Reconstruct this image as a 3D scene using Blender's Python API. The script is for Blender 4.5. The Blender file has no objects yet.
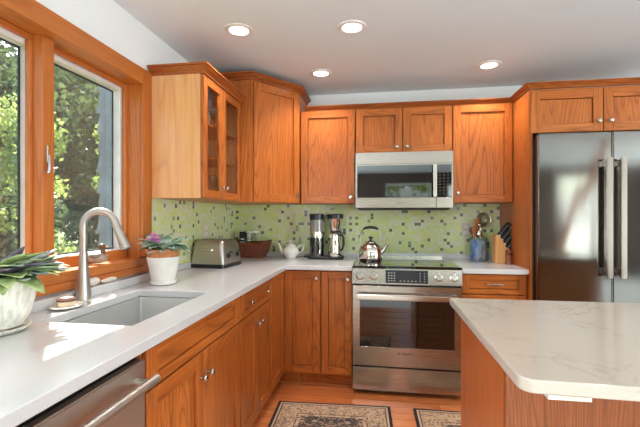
import bpy, bmesh, math, random
from mathutils import Vector, Matrix
PI = math.pi
R = math.radians
random.seed(7)
SC = bpy.context.scene
COL = SC.collection

# ------------------------------------------------------------------ camera
cam_d = bpy.data.cameras.new('camera')
cam = bpy.data.objects.new('camera', cam_d)
COL.objects.link(cam)
cam.location = (1.3146, -3.46, 1.277)
cam.rotation_euler = (R(90), 0, 0.149)
cam_d.sensor_width = 36
cam_d.lens = 36 * 385 / 640
cam_d.shift_y = 3.1 / 640
cam_d.clip_start = 0.02
SC.camera = cam

# ------------------------------------------------------------------ world, sun, exposure
world = bpy.data.worlds.new('sky')
SC.world = world
world.use_nodes = True
wn = world.node_tree
wn.nodes.clear()
wo = wn.nodes.new('ShaderNodeOutputWorld')
wb = wn.nodes.new('ShaderNodeBackground')
ws = wn.nodes.new('ShaderNodeTexSky')
ws.sky_type = 'NISHITA'
ws.sun_disc = False
ws.sun_elevation = R(47)
ws.sun_rotation = R(-42)
ws.air_density = 1.0
ws.dust_density = 3.0
wn.links.new(ws.outputs[0], wb.inputs[0])
wn.links.new(wb.outputs[0], wo.inputs[0])
wb.inputs[1].default_value = 0.8

sun_d = bpy.data.lights.new('sun', 'SUN')
sun_d.energy = 36.0
sun_d.angle = R(0.6)
sun_d.color = (1.0, 0.93, 0.82)
sun = bpy.data.objects.new('sun', sun_d)
COL.objects.link(sun)
_se = R(47.5)
_sd = Vector((0.665 * math.cos(_se), -0.747 * math.cos(_se), -math.sin(_se)))
sun.rotation_euler = _sd.to_track_quat('-Z', 'Y').to_euler()
sun.location = (-3, 3, 6)

SC.view_settings.view_transform = 'Standard'
SC.view_settings.look = 'None'
SC.view_settings.gamma = 1
SC.view_settings.use_curve_mapping = False
SC.view_settings.exposure = -0.02
SC.cycles.max_bounces = 12
SC.cycles.diffuse_bounces = 5
SC.cycles.glossy_bounces = 5
SC.cycles.transparent_max_bounces = 16
SC.cycles.transmission_bounces = 8
SC.cycles.sample_clamp_indirect = 6.0
SC.cycles.caustics_reflective = False
SC.cycles.caustics_refractive = False

CAN_POWER = 30.0
CAN_COLOR = (0.98, 0.97, 0.95)

def fill_lamp(name, loc, rot, sx, sy, power, color):
    """area lamp added outside a glazed opening, standing in for daylight"""
    d = bpy.data.lights.new(name, 'AREA')
    d.shape = 'RECTANGLE'; d.size = sx; d.size_y = sy
    d.energy = power; d.color = color
    o = bpy.data.objects.new(name, d); COL.objects.link(o)
    o.location = loc; o.rotation_euler = rot
    return o
# area lamps added outside the unseen rear room's glazing, to fill the kitchen
FILL_TINT = (0.88, 0.965, 1.0)
fill_lamp('fill_lamp_rear', (3.55, -7.40, 1.45), (R(90), 0, 0), 1.1, 1.5, 25, FILL_TINT)
fill_lamp('fill_lamp_rear', (5.75, -7.40, 1.3), (R(90), 0, 0), 0.7, 1.9, 25, FILL_TINT)
fill_lamp('fill_lamp_side', (7.40, -4.9, 1.3), (R(112), 0, R(90)), 2.8, 1.9, 380, FILL_TINT)
fill_lamp('fill_lamp_left', (-0.24, -5.3, 1.45), (R(112), 0, R(-90)), 2.4, 1.5, 250, FILL_TINT)

# ------------------------------------------------------------------ materials
def L(r, g, b):
    f = lambda c: ((c / 255 + 0.055) / 1.055) ** 2.4 if c > 10 else c / 255 / 12.92
    return (f(r), f(g), f(b), 1.0)

class N:
    def __init__(s, name):
        s.m = bpy.data.materials.new(name); s.m.use_nodes = True
        s.t = s.m.node_tree; s.t.nodes.clear()
        s.out = s.t.nodes.new('ShaderNodeOutputMaterial')
        s.b = s.t.nodes.new('ShaderNodeBsdfPrincipled')
        s.t.links.new(s.b.outputs[0], s.out.inputs[0])
    def n(s, k, **kw):
        x = s.t.nodes.new(k)
        for a, v in kw.items(): setattr(x, a, v)
        return x
    def l(s, a, b): s.t.links.new(a, b)
    def setp(s, color=None, rough=None, metal=None, spec=None, **kw):
        if color is not None: s.b.inputs['Base Color'].default_value = color
        if rough is not None: s.b.inputs['Roughness'].default_value = rough
        if metal is not None: s.b.inputs['Metallic'].default_value = metal
        if spec is not None: s.b.inputs['Specular IOR Level'].default_value = spec
        for k, v in kw.items(): s.b.inputs[k.replace('_', ' ')].default_value = v
    def math(s, op, a, b=None, c=None):
        x = s.n('ShaderNodeMath', operation=op)
        for i, v in enumerate((a, b, c)):
            if v is None: continue
            if isinstance(v, (int, float)): x.inputs[i].default_value = v
            else: s.l(v, x.inputs[i])
        return x.outputs[0]
    def ramp(s, fac, stops, interp='LINEAR'):
        x = s.n('ShaderNodeValToRGB'); x.color_ramp.interpolation = interp
        e = x.color_ramp.elements
        while len(e) < len(stops): e.new(0.5)
        for i, (p, c) in enumerate(stops):
            e[i].position = p; e[i].color = c
        s.l(fac, x.inputs[0]); return x.outputs[0]
    def mix(s, fac, a, b, mode='MIX'):
        x = s.n('ShaderNodeMix', data_type='RGBA', blend_type=mode)
        for k, v in ((0, fac), (6, a), (7, b)):
            if isinstance(v, (int, float, tuple)): x.inputs[k].default_value = v
            else: s.l(v, x.inputs[k])
        return x.outputs[2]
    def coord(s, scale=(1, 1, 1), rnd=0.0, which='Object'):
        tc = s.n('ShaderNodeTexCoord'); mp = s.n('ShaderNodeMapping')
        mp.inputs['Scale'].default_value = scale
        if rnd:
            oi = s.n('ShaderNodeObjectInfo')
            k = s.math('MULTIPLY', oi.outputs['Random'], rnd)
            cb = s.n('ShaderNodeCombineXYZ')
            s.l(k, cb.inputs[0]); s.l(k, cb.inputs[1]); s.l(k, cb.inputs[2])
            s.l(cb.outputs[0], mp.inputs['Location'])
        s.l(tc.outputs[which], mp.inputs[0])
        return mp.outputs[0]
    def noise(s, v, scale, detail=3, rough=0.5, dist=0.0):
        x = s.n('ShaderNodeTexNoise'); s.l(v, x.inputs['Vector'])
        x.inputs['Scale'].default_value = scale; x.inputs['Detail'].default_value = detail
        x.inputs['Roughness'].default_value = rough; x.inputs['Distortion'].default_value = dist
        return x
    def bump(s, h, strength=0.2, dist=0.01):
        x = s.n('ShaderNodeBump'); x.inputs['Strength'].default_value = strength
        x.inputs['Distance'].default_value = dist
        s.l(h, x.inputs['Height']); s.l(x.outputs[0], s.b.inputs['Normal'])

def plain(name, color, rough=0.5, metal=0.0, noise_amt=0.06, nscale=12, bump=0.0, **kw):
    s = N(name); s.setp(color, rough, metal, **kw)
    v = s.coord()
    nz = s.noise(v, nscale, 4)
    d = tuple(c * (1 - noise_amt * 2) for c in color[:3]) + (1,)
    li = tuple(min(1, c * (1 + noise_amt)) for c in color[:3]) + (1,)
    s.l(s.ramp(nz.outputs[0], [(0.3, d), (0.7, li)]), s.b.inputs['Base Color'])
    if bump: s.bump(nz.outputs[0], bump)
    return s.m

def wood(name, axis, light, mid, dark, rough=0.32, fine=1.0, grain=1.0):
    s = N(name); s.setp(light, rough); s.b.inputs['Coat Weight'].default_value = 0.08
    s.b.inputs['Coat Roughness'].default_value = 0.25; s.b.inputs['Specular IOR Level'].default_value = 0.35
    a, b = 1.0, 0.11
    b = 0.075
    sc = {'x': (b, a, a), 'y': (a, b, a), 'z': (a, a, b)}[axis]
    v = s.coord(sc, rnd=37.0)
    warp = s.noise(v, 5.0, 2, 0.5)
    rings = s.n('ShaderNodeTexNoise'); s.l(v, rings.inputs['Vector'])
    rings.inputs['Scale'].default_value = 6.0; rings.inputs['Detail'].default_value = 1.0
    rings.inputs['Distortion'].default_value = 0.4
    k = s.math('MULTIPLY', rings.outputs[0], 24.0 * grain)
    k = s.math('FRACT', k)
    k = s.math('ABSOLUTE', s.math('SUBTRACT', k, 0.5))          # cathedral lines
    cath = s.ramp(k, [(0.0, (1, 1, 1, 1)), (0.12, (0.3, 0.3, 0.3, 1)), (0.34, (0, 0, 0, 1))])
    vf = s.coord({'x': (0.03, a, a), 'y': (a, 0.03, a), 'z': (a, a, 0.03)}[axis], rnd=11.0)
    pores = s.noise(vf, 210.0 * fine, 3, 0.6)
    pr = s.ramp(pores.outputs[0], [(0.42, (1, 1, 1, 1)), (0.56, (0, 0, 0, 1))])
    base = s.ramp(warp.outputs[0], [(0.3, light), (0.7, mid)])
    c = s.mix(s.math('MULTIPLY', cath, 0.55), base, dark)
    c = s.mix(s.math('MULTIPLY', pr, 0.30), c, dark)
    s.l(c, s.b.inputs['Base Color'])
    s.bump(pores.outputs[0], 0.05, 0.002)
    return s.m

OL, OM, OD = L(202, 116, 50), L(181, 96, 38), L(98, 42, 16)
oak = {a: wood('oak_grain_' + a, a, OL, OM, OD) for a in 'xyz'}
oak_crown = wood('oak_crown', 'x', L(178, 98, 44), L(156, 80, 34), L(88, 38, 14))
maple = {a: wood('fir_grain_' + a, a, L(196, 116, 54), L(186, 106, 46), L(158, 82, 34), 0.34, 0.8, 0.6) for a in 'xyz'}
side_panel_m = wood('sheen_veneer', 'z', L(232, 180, 128), L(226, 170, 114), L(206, 142, 88), 0.22, 0.7, 0.4)  # paler than the oak, the side panel's sheen put into the colour
dark_in = plain('dark_gap', L(40, 22, 12), 0.7)

def steel(name, color, rough, brush='x', amount=0.06, wave=0.0):
    s = N(name); s.setp(color, rough, 1.0)
    sc = {'x': (0.5, 90, 90), 'z': (90, 90, 0.5), 'y': (90, 0.5, 90)}[brush]
    v = s.coord(sc)
    nz = s.noise(v, 6.0, 3)
    rr = s.ramp(nz.outputs[0], [(0.3, (rough - amount,) * 3 + (1,)), (0.7, (rough + amount,) * 3 + (1,))])
    s.l(rr, s.b.inputs['Roughness'])
    if wave:
        v2 = s.coord((1.0, 1.0, 0.22)); n2 = s.noise(v2, 4.5, 1)
        s.bump(n2.outputs[0], wave, 0.06)
    return s.m
steel_m = steel('brushed_steel', L(176, 166, 156), 0.26, 'x', 0.02)
steel_bright = steel('satin_nickel', L(206, 198, 188), 0.22, 'x', 0.02)
steel_fridge = steel('fridge_steel', L(132, 127, 122), 0.10, 'z', 0.02, 0.05)
steel_handle = steel('handle_steel', L(150, 140, 130), 0.3, 'z', 0.02)
smooth_steel = plain('smooth_steel', L(188, 180, 170), 0.42, 1.0, 0.0)
steel_mirror = steel('polished_steel', L(220, 212, 204), 0.07, 'x', 0.02)
steel_dark = steel('warm_dark_steel', L(200, 190, 180), 0.45)
sink_m = plain('sink_steel', L(208, 208, 206), 0.4, 0.4, 0.02)
faucet_m = steel('faucet_nickel', L(178, 172, 166), 0.38, 'z', 0.02)
black_glass = plain('black_glass', L(10, 10, 11), 0.04, 0.0, 0.0, Coat_Weight=1.0, Coat_IOR=1.75)
oven_glass = plain('oven_glass', L(16, 13, 12), 0.05, 0.0, 0.0, Coat_Weight=1.0, Coat_IOR=1.6)
cooktop_glass = plain('cooktop_glass', L(14, 14, 14), 0.03, 0.0, 0.0, Coat_Weight=1.0)
black_plastic = plain('black_plastic', L(22, 21, 22), 0.35)
grey_plastic = plain('grey_plastic', L(88, 86, 84), 0.4)
white_plastic = plain('white_plastic', L(232, 230, 226), 0.35)
white_ceramic = plain('white_ceramic', L(236, 232, 224), 0.16)
ceiling_m = plain('ceiling_paint', L(226, 231, 235), 0.9, 0, 0.01, 3)
wall_m = plain('wall_paint', L(240, 242, 244), 0.85, 0, 0.01, 3)
white_trim = plain('white_frame', L(226, 224, 222), 0.4)
gasket = plain('gasket', L(52, 56, 58), 0.5)
print_white = plain('print_white', L(190, 190, 188), 0.5)
print_grey = plain('print_grey', L(70, 68, 66), 0.5)
terracotta = plain('terracotta', L(196, 128, 82), 0.8, 0, 0.15, 60, 0.3)
soil = plain('soil', L(70, 50, 36), 0.95, 0, 0.3, 80, 0.6)
shingle_m = plain('grey_shingle', L(112, 120, 132), 0.85, 0, 0.2, 9, 0.4)
bark = plain('bark', L(96, 84, 70), 0.9, 0, 0.3, 8, 0.6)
lawn_m = plain('lawn', L(84, 104, 50), 0.95, 0, 0.3, 2, 0.3)

def glass_mat(name, tint=(1, 1, 1, 1), refl=0.12, rough=0.0):
    s = N(name)
    s.t.nodes.remove(s.b)
    tr = s.n('ShaderNodeBsdfTransparent'); tr.inputs[0].default_value = tint
    gl = s.n('ShaderNodeBsdfGlossy'); gl.inputs['Roughness'].default_value = rough
    fr = s.n('ShaderNodeLayerWeight'); fr.inputs[0].default_value = 0.5
    m = s.math('MULTIPLY', s.math('POWER', fr.outputs['Facing'], 5.0), 0.9)
    m = s.math('ADD', m, refl)
    mx = s.n('ShaderNodeMixShader')
    s.l(m, mx.inputs[0]); s.l(tr.outputs[0], mx.inputs[1]); s.l(gl.outputs[0], mx.inputs[2])
    s.l(mx.outputs[0], s.out.inputs[0])
    return s.m
window_glass = glass_mat('window_glass', (0.93, 0.95, 0.95, 1), 0.05)
cabinet_glass = glass_mat('cabinet_glass', (0.9, 0.88, 0.86, 1), 0.08)
ware_glass = glass_mat('glassware', (0.90, 0.93, 0.92, 1), 0.16, 0.02)
smoke_glass = glass_mat('smoked_plastic', (0.55, 0.53, 0.5, 1), 0.10, 0.1)

def screen_mat():
    s = N('insect_mesh'); s.setp(L(150, 154, 150), 0.8)
    tr = s.n('ShaderNodeBsdfTransparent'); mx = s.n('ShaderNodeMixShader'); mx.inputs[0].default_value = 0.15
    s.l(tr.outputs[0], mx.inputs[1]); s.l(s.b.outputs[0], mx.inputs[2]); s.l(mx.outputs[0], s.out.inputs[0])
    return s.m
screen_m = screen_mat()

def emis(name, color, strength):
    s = N(name); s.setp(color, 0.4)
    s.b.inputs['Emission Color'].default_value = color
    s.b.inputs['Emission Strength'].default_value = strength
    return s.m
lamp_glow = emis('lamp_glow', (1.0, 0.93, 0.82, 1), 6.0)
display_glow = emis('display_glow', (0.6, 0.8, 0.9, 1), 0.6)

def quartz(name, base, vein, amt, rough=0.16):
    s = N(name); s.setp(base, rough)
    v = s.coord((1, 1, 1))
    n1 = s.noise(v, 2.2, 5, 0.6, 1.2)
    k = s.math('ABSOLUTE', s.math('SUBTRACT', n1.outputs[0], 0.5))
    f = s.ramp(k, [(0.0, (1, 1, 1, 1)), (0.018, (0, 0, 0, 1))])
    n3 = s.noise(v, 3.0, 2)
    f = s.math('MULTIPLY', f, s.ramp(n3.outputs[0], [(0.45, (0, 0, 0, 1)), (0.65, (1, 1, 1, 1))]))
    n2 = s.noise(v, 260, 2)
    c = s.mix(s.math('MULTIPLY', f, amt), base, vein)
    sp = s.ramp(n2.outputs[0], [(0.35, (0.93, 0.93, 0.93, 1)), (0.6, (1, 1, 1, 1))])
    s.l(s.mix(1.0, c, sp, 'MULTIPLY'), s.b.inputs['Base Color'])
    return s.m
quartz_m = quartz('white_quartz', L(208, 206, 205), L(200, 194, 188), 0.25)
quartz_island = quartz('veined_quartz', L(190, 178, 164), L(150, 136, 120), 0.5, 0.12)

def mosaic():
    s = N('green_mosaic'); s.setp(rough=0.22)
    tc = s.n('ShaderNodeTexCoord'); sp = s.n('ShaderNodeSeparateXYZ')
    s.l(tc.outputs['Object'], sp.inputs[0])
    P = 0.0272
    u = s.math('DIVIDE', s.math('ADD', sp.outputs[0], sp.outputs[1]), P)
    u = s.math('ADD', u, 200.37)
    w = s.math('DIVIDE', sp.outputs[2], P)
    fu, fw = s.math('FLOOR', u), s.math('FLOOR', w)
    cb = s.n('ShaderNodeCombineXYZ'); s.l(fu, cb.inputs[0]); s.l(fw, cb.inputs[1])
    wn_ = s.n('ShaderNodeTexWhiteNoise', noise_dimensions='3D'); s.l(cb.outputs[0], wn_.inputs[0])
    cb2 = s.n('ShaderNodeCombineXYZ'); s.l(fu, cb2.inputs[0]); s.l(fw, cb2.inputs[1]); cb2.inputs[2].default_value = 9
    w2 = s.n('ShaderNodeTexWhiteNoise', noise_dimensions='3D'); s.l(cb2.outputs[0], w2.inputs[0])
    dark = s.ramp(wn_.outputs['Value'], [(0.0, (1, 1, 1, 1)), (0.085, (0, 0, 0, 1))], 'CONSTANT')
    green = s.ramp(w2.outputs['Value'], [(0.0, L(212, 220, 138)), (0.2, L(210, 214, 170)), (0.45, L(204, 214, 132)),
                                         (0.6, L(216, 218, 184)), (0.8, L(210, 216, 156))], 'CONSTANT')
    dk = s.ramp(w2.outputs['Value'], [(0.0, L(112, 122, 108)), (0.4, L(140, 150, 130)), (0.7, L(98, 104, 94))], 'CONSTANT')
    c = s.mix(dark, green, dk)
    gx = s.math('ABSOLUTE', s.math('SUBTRACT', s.math('FRACT', u), 0.5))
    gz = s.math('ABSOLUTE', s.math('SUBTRACT', s.math('FRACT', w), 0.5))
    g = s.math('GREATER_THAN', s.math('MAXIMUM', gx, gz), 0.455)
    c = s.mix(g, c, L(196, 200, 164))
    s.l(c, s.b.inputs['Base Color'])
    s.l(s.math('ADD', s.math('MULTIPLY', g, 0.5), 0.2), s.b.inputs['Roughness'])
    s.bump(s.math('SUBTRACT', 1.0, g), 0.25, 0.002)
    return s.m
mosaic_m = mosaic()

def floor_mat():
    s = N('oak_strip_floor'); s.setp(rough=0.22); s.b.inputs['Coat Weight'].default_value = 0.4
    s.b.inputs['Coat Roughness'].default_value = 0.12
    v = s.coord()
    br = s.n('ShaderNodeTexBrick'); s.l(v, br.inputs['Vector'])
    br.inputs['Scale'].default_value = 1.0
    br.inputs['Brick Width'].default_value = 1.15; br.inputs['Row Height'].default_value = 0.083
    br.inputs['Mortar Size'].default_value = 0.0012; br.inputs['Bias'].default_value = 0.0
    br.inputs['Color1'].default_value = L(236, 144, 84); br.inputs['Color2'].default_value = L(214, 120, 64)
    br.inputs['Mortar'].default_value = L(130, 66, 32)
    vg = s.coord((0.12, 1, 1)); g = s.noise(vg, 60, 4, 0.6)
    gr = s.ramp(g.outputs[0], [(0.3, (0.78, 0.74, 0.7, 1)), (0.6, (1, 1, 1, 1))])
    s.l(s.mix(1.0, br.outputs[0], gr, 'MULTIPLY'), s.b.inputs['Base Color'])
    return s.m
floor_m = floor_mat()

def rug_mat(name, hx, hy):
    s = N(name); s.setp(rough=0.95)
    tc = s.n('ShaderNodeTexCoord'); sp = s.n('ShaderNodeSeparateXYZ'); s.l(tc.outputs['Object'], sp.inputs[0])
    ax, ay = s.math('ABSOLUTE', sp.outputs[0]), s.math('ABSOLUTE', sp.outputs[1])
    d = s.math('MINIMUM', s.math('SUBTRACT', hx, ax), s.math('SUBTRACT', hy, ay))
    # mirrored coordinates make the ornament symmetrical
    cb = s.n('ShaderNodeCombineXYZ'); s.l(ax, cb.inputs[0]); s.l(ay, cb.inputs[1])
    vo = s.n('ShaderNodeTexVoronoi'); s.l(cb.outputs[0], vo.inputs['Vector']); vo.inputs['Scale'].default_value = 24
    nz = s.noise(cb.outputs[0], 34, 2, 0.5, 1.5)
    band = s.ramp(d, [(0.0, L(44, 38, 42)), (0.016, L(206, 172, 138)), (0.028, L(92, 66, 58)), (0.036, L(200, 166, 132)),
                      (0.150, L(92, 62, 54)), (0.158, L(208, 176, 142)), (0.178, L(66, 58, 58)), (0.24, L(76, 66, 64))], 'CONSTANT')
    orn = s.ramp(vo.outputs['Distance'], [(0.0, L(84, 66, 62)), (0.2, L(164, 108, 88)), (0.33, L(210, 180, 148)), (0.5, L(120, 100, 86))], 'CONSTANT')
    m1 = s.math('MULTIPLY', s.math('GREATER_THAN', nz.outputs[0], 0.5), s.math('GREATER_THAN', d, 0.04))
    c = s.mix(s.math('MULTIPLY', m1, 0.75), band, orn)
    # medallion
    r = s.math('ADD', s.math('DIVIDE', ax, 0.16), s.math('DIVIDE', ay, 0.26))
    med = s.math('LESS_THAN', r, 1.0)
    mc = s.ramp(s.math('FRACT', s.math('MULTIPLY', r, 2.5)), [(0.0, L(188, 164, 132)), (0.35, L(120, 72, 60)), (0.6, L(172, 146, 114)), (0.85, L(70, 62, 66))], 'CONSTANT')
    c = s.mix(s.math('MULTIPLY', med, 0.8), c, mc)
    s.l(c, s.b.inputs['Base Color'])
    n2 = s.noise(tc.outputs['Object'], 500, 2); s.bump(n2.outputs[0], 0.5, 0.003)
    return s.m

def wicker_mat():
    s = N('wicker'); s.setp(rough=0.5)
    v = s.coord((1, 1, 1))
    w = s.n('ShaderNodeTexWave', bands_direction='Z'); s.l(v, w.inputs['Vector'])
    w.inputs['Scale'].default_value = 28; w.inputs['Distortion'].default_value = 6; w.inputs['Detail Scale'].default_value = 3
    c = s.ramp(w.outputs[0], [(0.1, L(40, 14, 8)), (0.5, L(112, 46, 26)), (0.9, L(160, 84, 52))])
    s.l(c, s.b.inputs['Base Color']); s.bump(w.outputs[0], 0.8, 0.006)
    return s.m
wicker = wicker_mat()

def crock_mat():
    s = N('blue_glaze'); s.setp(rough=0.18)
    v = s.coord((1, 1, 0.5)); nz = s.noise(v, 16, 3, 0.5, 1.0)
    c = s.ramp(nz.outputs[0], [(0.32, L(64, 96, 152)), (0.45, L(110, 138, 176)), (0.55, L(150, 150, 150)), (0.62, L(120, 120, 112)), (0.72, L(74, 108, 164))])
    s.l(c, s.b.inputs['Base Color']); return s.m
crock_m = crock_mat()

def ribbed_mat():
    s = N('cream_glaze'); s.setp(rough=0.3)
    v = s.coord((60, 60, 1)); nz = s.noise(v, 1.0, 2)
    v2 = s.coord(); n2 = s.noise(v2, 50, 3)
    c = s.ramp(nz.outputs[0], [(0.35, L(200, 197, 186)), (0.6, L(226, 222, 212))])
    c2 = s.ramp(n2.outputs[0], [(0.3, (0.88, 0.87, 0.83, 1)), (0.5, (1, 1, 1, 1))])
    s.l(s.mix(1.0, c, c2, 'MULTIPLY'), s.b.inputs['Base Color']); s.bump(nz.outputs[0], 0.4, 0.004)
    return s.m
cream_glaze = ribbed_mat()

def leaf_mat(name, a, b, trans=0.0, rough=0.5):
    s = N(name); s.setp(a, rough)
    v = s.coord(); nz = s.noise(v, 1.7 if trans else 24, 3)
    c = s.ramp(nz.outputs[0], [(0.38, a), (0.62, b)])
    s.l(c, s.b.inputs['Base Color'])
    if trans:
        tr = s.n('ShaderNodeBsdfTranslucent'); s.l(c, tr.inputs[0])
        mx = s.n('ShaderNodeMixShader'); mx.inputs[0].default_value = trans
        s.l(s.b.outputs[0], mx.inputs[1]); s.l(tr.outputs[0], mx.inputs[2]); s.l(mx.outputs[0], s.out.inputs[0])
    return s.m
leaf_bright = leaf_mat('maple_leaf', L(118, 142, 72), L(168, 180, 106), 0.45)
leaf_deep = leaf_mat('forest_leaf', L(66, 84, 54), L(106, 122, 78), 0.35)
succ_blue = leaf_mat('blue_green_leaf', L(96, 116, 124), L(138, 158, 132))
succ_green = leaf_mat('fresh_green_leaf', L(128, 150, 92), L(176, 190, 130))
succ_purple = leaf_mat('purple_leaf', L(98, 78, 96), L(110, 110, 122))
violet_leaf = leaf_mat('violet_leaf', L(92, 124, 86), L(176, 192, 178))
pink_petal = plain('pink_petal', L(214, 112, 190), 0.6, 0, 0.1, 80)

# ------------------------------------------------------------------ mesh helpers
class MB:
    def __init__(s):
        s.bm = bmesh.new(); s.M = Matrix.Identity(4)
    def _v(s, p): return s.bm.verts.new(s.M @ Vector(p))
    def _f(s, vs, mi=0):
        try:
            f = s.bm.faces.new(vs); f.material_index = mi; return f
        except ValueError: return None
    def box(s, x0, x1, y0, y1, z0, z1, mi=0, bev=0.0, seg=1):
        if x0 > x1: x0, x1 = x1, x0
        if y0 > y1: y0, y1 = y1, y0
        if z0 > z1: z0, z1 = z1, z0
        v = [s._v((x, y, z)) for z in (z0, z1) for y in (y0, y1) for x in (x0, x1)]
        fs = [s._f([v[i] for i in q], mi) for q in ((0, 2, 3, 1), (4, 5, 7, 6), (0, 1, 5, 4), (2, 6, 7, 3), (0, 4, 6, 2), (1, 3, 7, 5))]
        if bev:
            ed = list({e for f in fs for e in f.edges})
            r = bmesh.ops.bevel(s.bm, geom=ed, offset=bev, segments=seg, affect='EDGES', clamp_overlap=True)
            for f in r['faces']: f.material_index = mi
        return s
    def prism(s, poly, axis, lo, hi, mi=0, bev=0.0, seg=2, bev_caps=True):
        def P(a, b, c):
            return {'z': (a, b, c), 'y': (a, c, b), 'x': (c, a, b)}[axis]
        A = [s._v(P(a, b, lo)) for a, b in poly]; B = [s._v(P(a, b, hi)) for a, b in poly]
        n = len(poly)
        fs = [s._f(A[::-1], mi), s._f(B, mi)] + [s._f([A[i], A[(i + 1) % n], B[(i + 1) % n], B[i]], mi) for i in range(n)]
        fs = [f for f in fs if f]
        if bev:
            ed = list({e for f in fs[:2] for e in f.edges}) if bev_caps else list({e for f in fs for e in f.edges})
            bmesh.ops.bevel(s.bm, geom=ed, offset=bev, segments=seg, affect='EDGES', clamp_overlap=True)
        return s
    def lathe(s, prof, c=(0, 0, 0), segs=28, mi=0, M=None):
        M = M or Matrix.Identity(4)
        T = Matrix.Translation(c) @ M
        rings = []
        for r, z in prof:
            if r < 1e-5: rings.append([s._v(T @ Vector((0, 0, z)))])
            else: rings.append([s._v(T @ Vector((r * math.cos(2 * PI * i / segs), r * math.sin(2 * PI * i / segs), z))) for i in range(segs)])
        for a, b in zip(rings, rings[1:]):
            for i in range(segs):
                j = (i + 1) % segs
                if len(a) == 1 and len(b) == 1: continue
                if len(a) == 1: s._f([a[0], b[i], b[j]][::-1], mi)
                elif len(b) == 1: s._f([a[i], a[j], b[0]], mi)
                else: s._f([a[i], a[j], b[j], b[i]], mi)
        return s
    def loft(s, secs, mi=0, n=6, cap=True):
        """secs: (cx, cy, w, d, r, z) rounded rectangles from the bottom up"""
        rings = []
        for cx, cy, w, d, r, z in secs:
            ring = []
            for k, (sx, sy) in enumerate(((1, 1), (-1, 1), (-1, -1), (1, -1))):
                for i in range(n + 1):
                    a = k * PI / 2 + i / n * PI / 2
                    ring.append(s._v((cx + sx * (w / 2 - r) + r * math.cos(a), cy + sy * (d / 2 - r) + r * math.sin(a), z)))
            rings.append(ring)
        m = len(rings[0])
        for a, b in zip(rings, rings[1:]):
            for i in range(m): s._f([a[i], a[(i + 1) % m], b[(i + 1) % m], b[i]], mi)
        if cap:
            s._f(rings[0][::-1], mi); s._f(rings[-1], mi)
        return s
    def tube(s, pts, rad, segs=10, mi=0, flat=None, caps=True):
        pts = [Vector(p) for p in pts]
        rs = rad if isinstance(rad, (list, tuple)) else [rad] * len(pts)
        up = None; rings = []
        for i, p in enumerate(pts):
            t = (pts[min(i + 1, len(pts) - 1)] - pts[max(i - 1, 0)]).normalized()
            if up is None:
                up = Vector((0, 0, 1)) if abs(t.z) < 0.9 else Vector((1, 0, 0))
            a = up - t * up.dot(t)
            if a.length < 1e-4: a = t.orthogonal()
            a.normalize(); up = a; b = t.cross(a)
            k = flat if flat else 1.0
            rings.append([s._v(p + a * rs[i] * math.cos(2 * PI * j / segs) + b * rs[i] * k * math.sin(2 * PI * j / segs)) for j in range(segs)])
        for a, b in zip(rings, rings[1:]):
            for i in range(segs): s._f([a[i], a[(i + 1) % segs], b[(i + 1) % segs], b[i]], mi)
        if caps:
            s._f(rings[0][::-1], mi); s._f(rings[-1], mi)
        return s
    def ball(s, c, rx, ry, rz, mi=0, segs=16, rows=9):
        prof = []
        T = Matrix.Translation(c) @ Matrix.Diagonal((rx, ry, rz, 1))
        old = s.M; s.M = old @ T
        s.lathe([(math.sin(PI * i / rows), -math.cos(PI * i / rows)) for i in range(rows + 1)], segs=segs, mi=mi)
        s.M = old; return s
    def sweep(s, path, prof, mi=0, side=1):
        """mitred moulding: path of (x, y), profile of (outward, z); outward is to the right of travel when side=1"""
        P = [Vector(p) for p in path]; n = len(P); rings = []
        for i in range(n):
            d0 = (P[i] - P[i - 1]).normalized() if i else None
            d1 = (P[i + 1] - P[i]).normalized() if i < n - 1 else None
            nn = lambda d: Vector((d.y, -d.x)) * side
            if d0 is None: m = nn(d1)
            elif d1 is None: m = nn(d0)
            else:
                a, b = nn(d0), nn(d1); m = (a + b); m = m / max(1e-6, (1 + a.dot(b)))
            rings.append([s._v((P[i].x + m.x * o, P[i].y + m.y * o, z)) for o, z in prof])
        k = len(prof)
        for a, b in zip(rings, rings[1:]):
            for i in range(k): s._f([a[i], b[i], b[(i + 1) % k], a[(i + 1) % k]], mi)
        s._f(rings[0], mi); s._f(rings[-1][::-1], mi)
        return s
    def leaf(s, p, d, length, width, curl=0.3, mi=0, up=(0, 0, 1), n=5, fold=0.15):
        p = Vector(p); d = Vector(d).normalized(); up = Vector(up)
        side = d.cross(up)
        if side.length < 1e-3: side = d.orthogonal()
        side.normalize(); nrm = side.cross(d).normalized()
        rows = []
        for i in range(n + 1):
            t = i / n
            w = width * 0.5 * max(0.04, math.sin(PI * min(1, t * 0.92 + 0.06)) ** 0.8)
            c = p + d * length * t - nrm * curl * length * t * t
            rows.append((s._v(c - side * w + nrm * fold * w), s._v(c), s._v(c + side * w + nrm * fold * w)))
        for a, b in zip(rows, rows[1:]):
            s._f([a[0], a[1], b[1], b[0]], mi); s._f([a[1], a[2], b[2], b[1]], mi)
        return s

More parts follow.
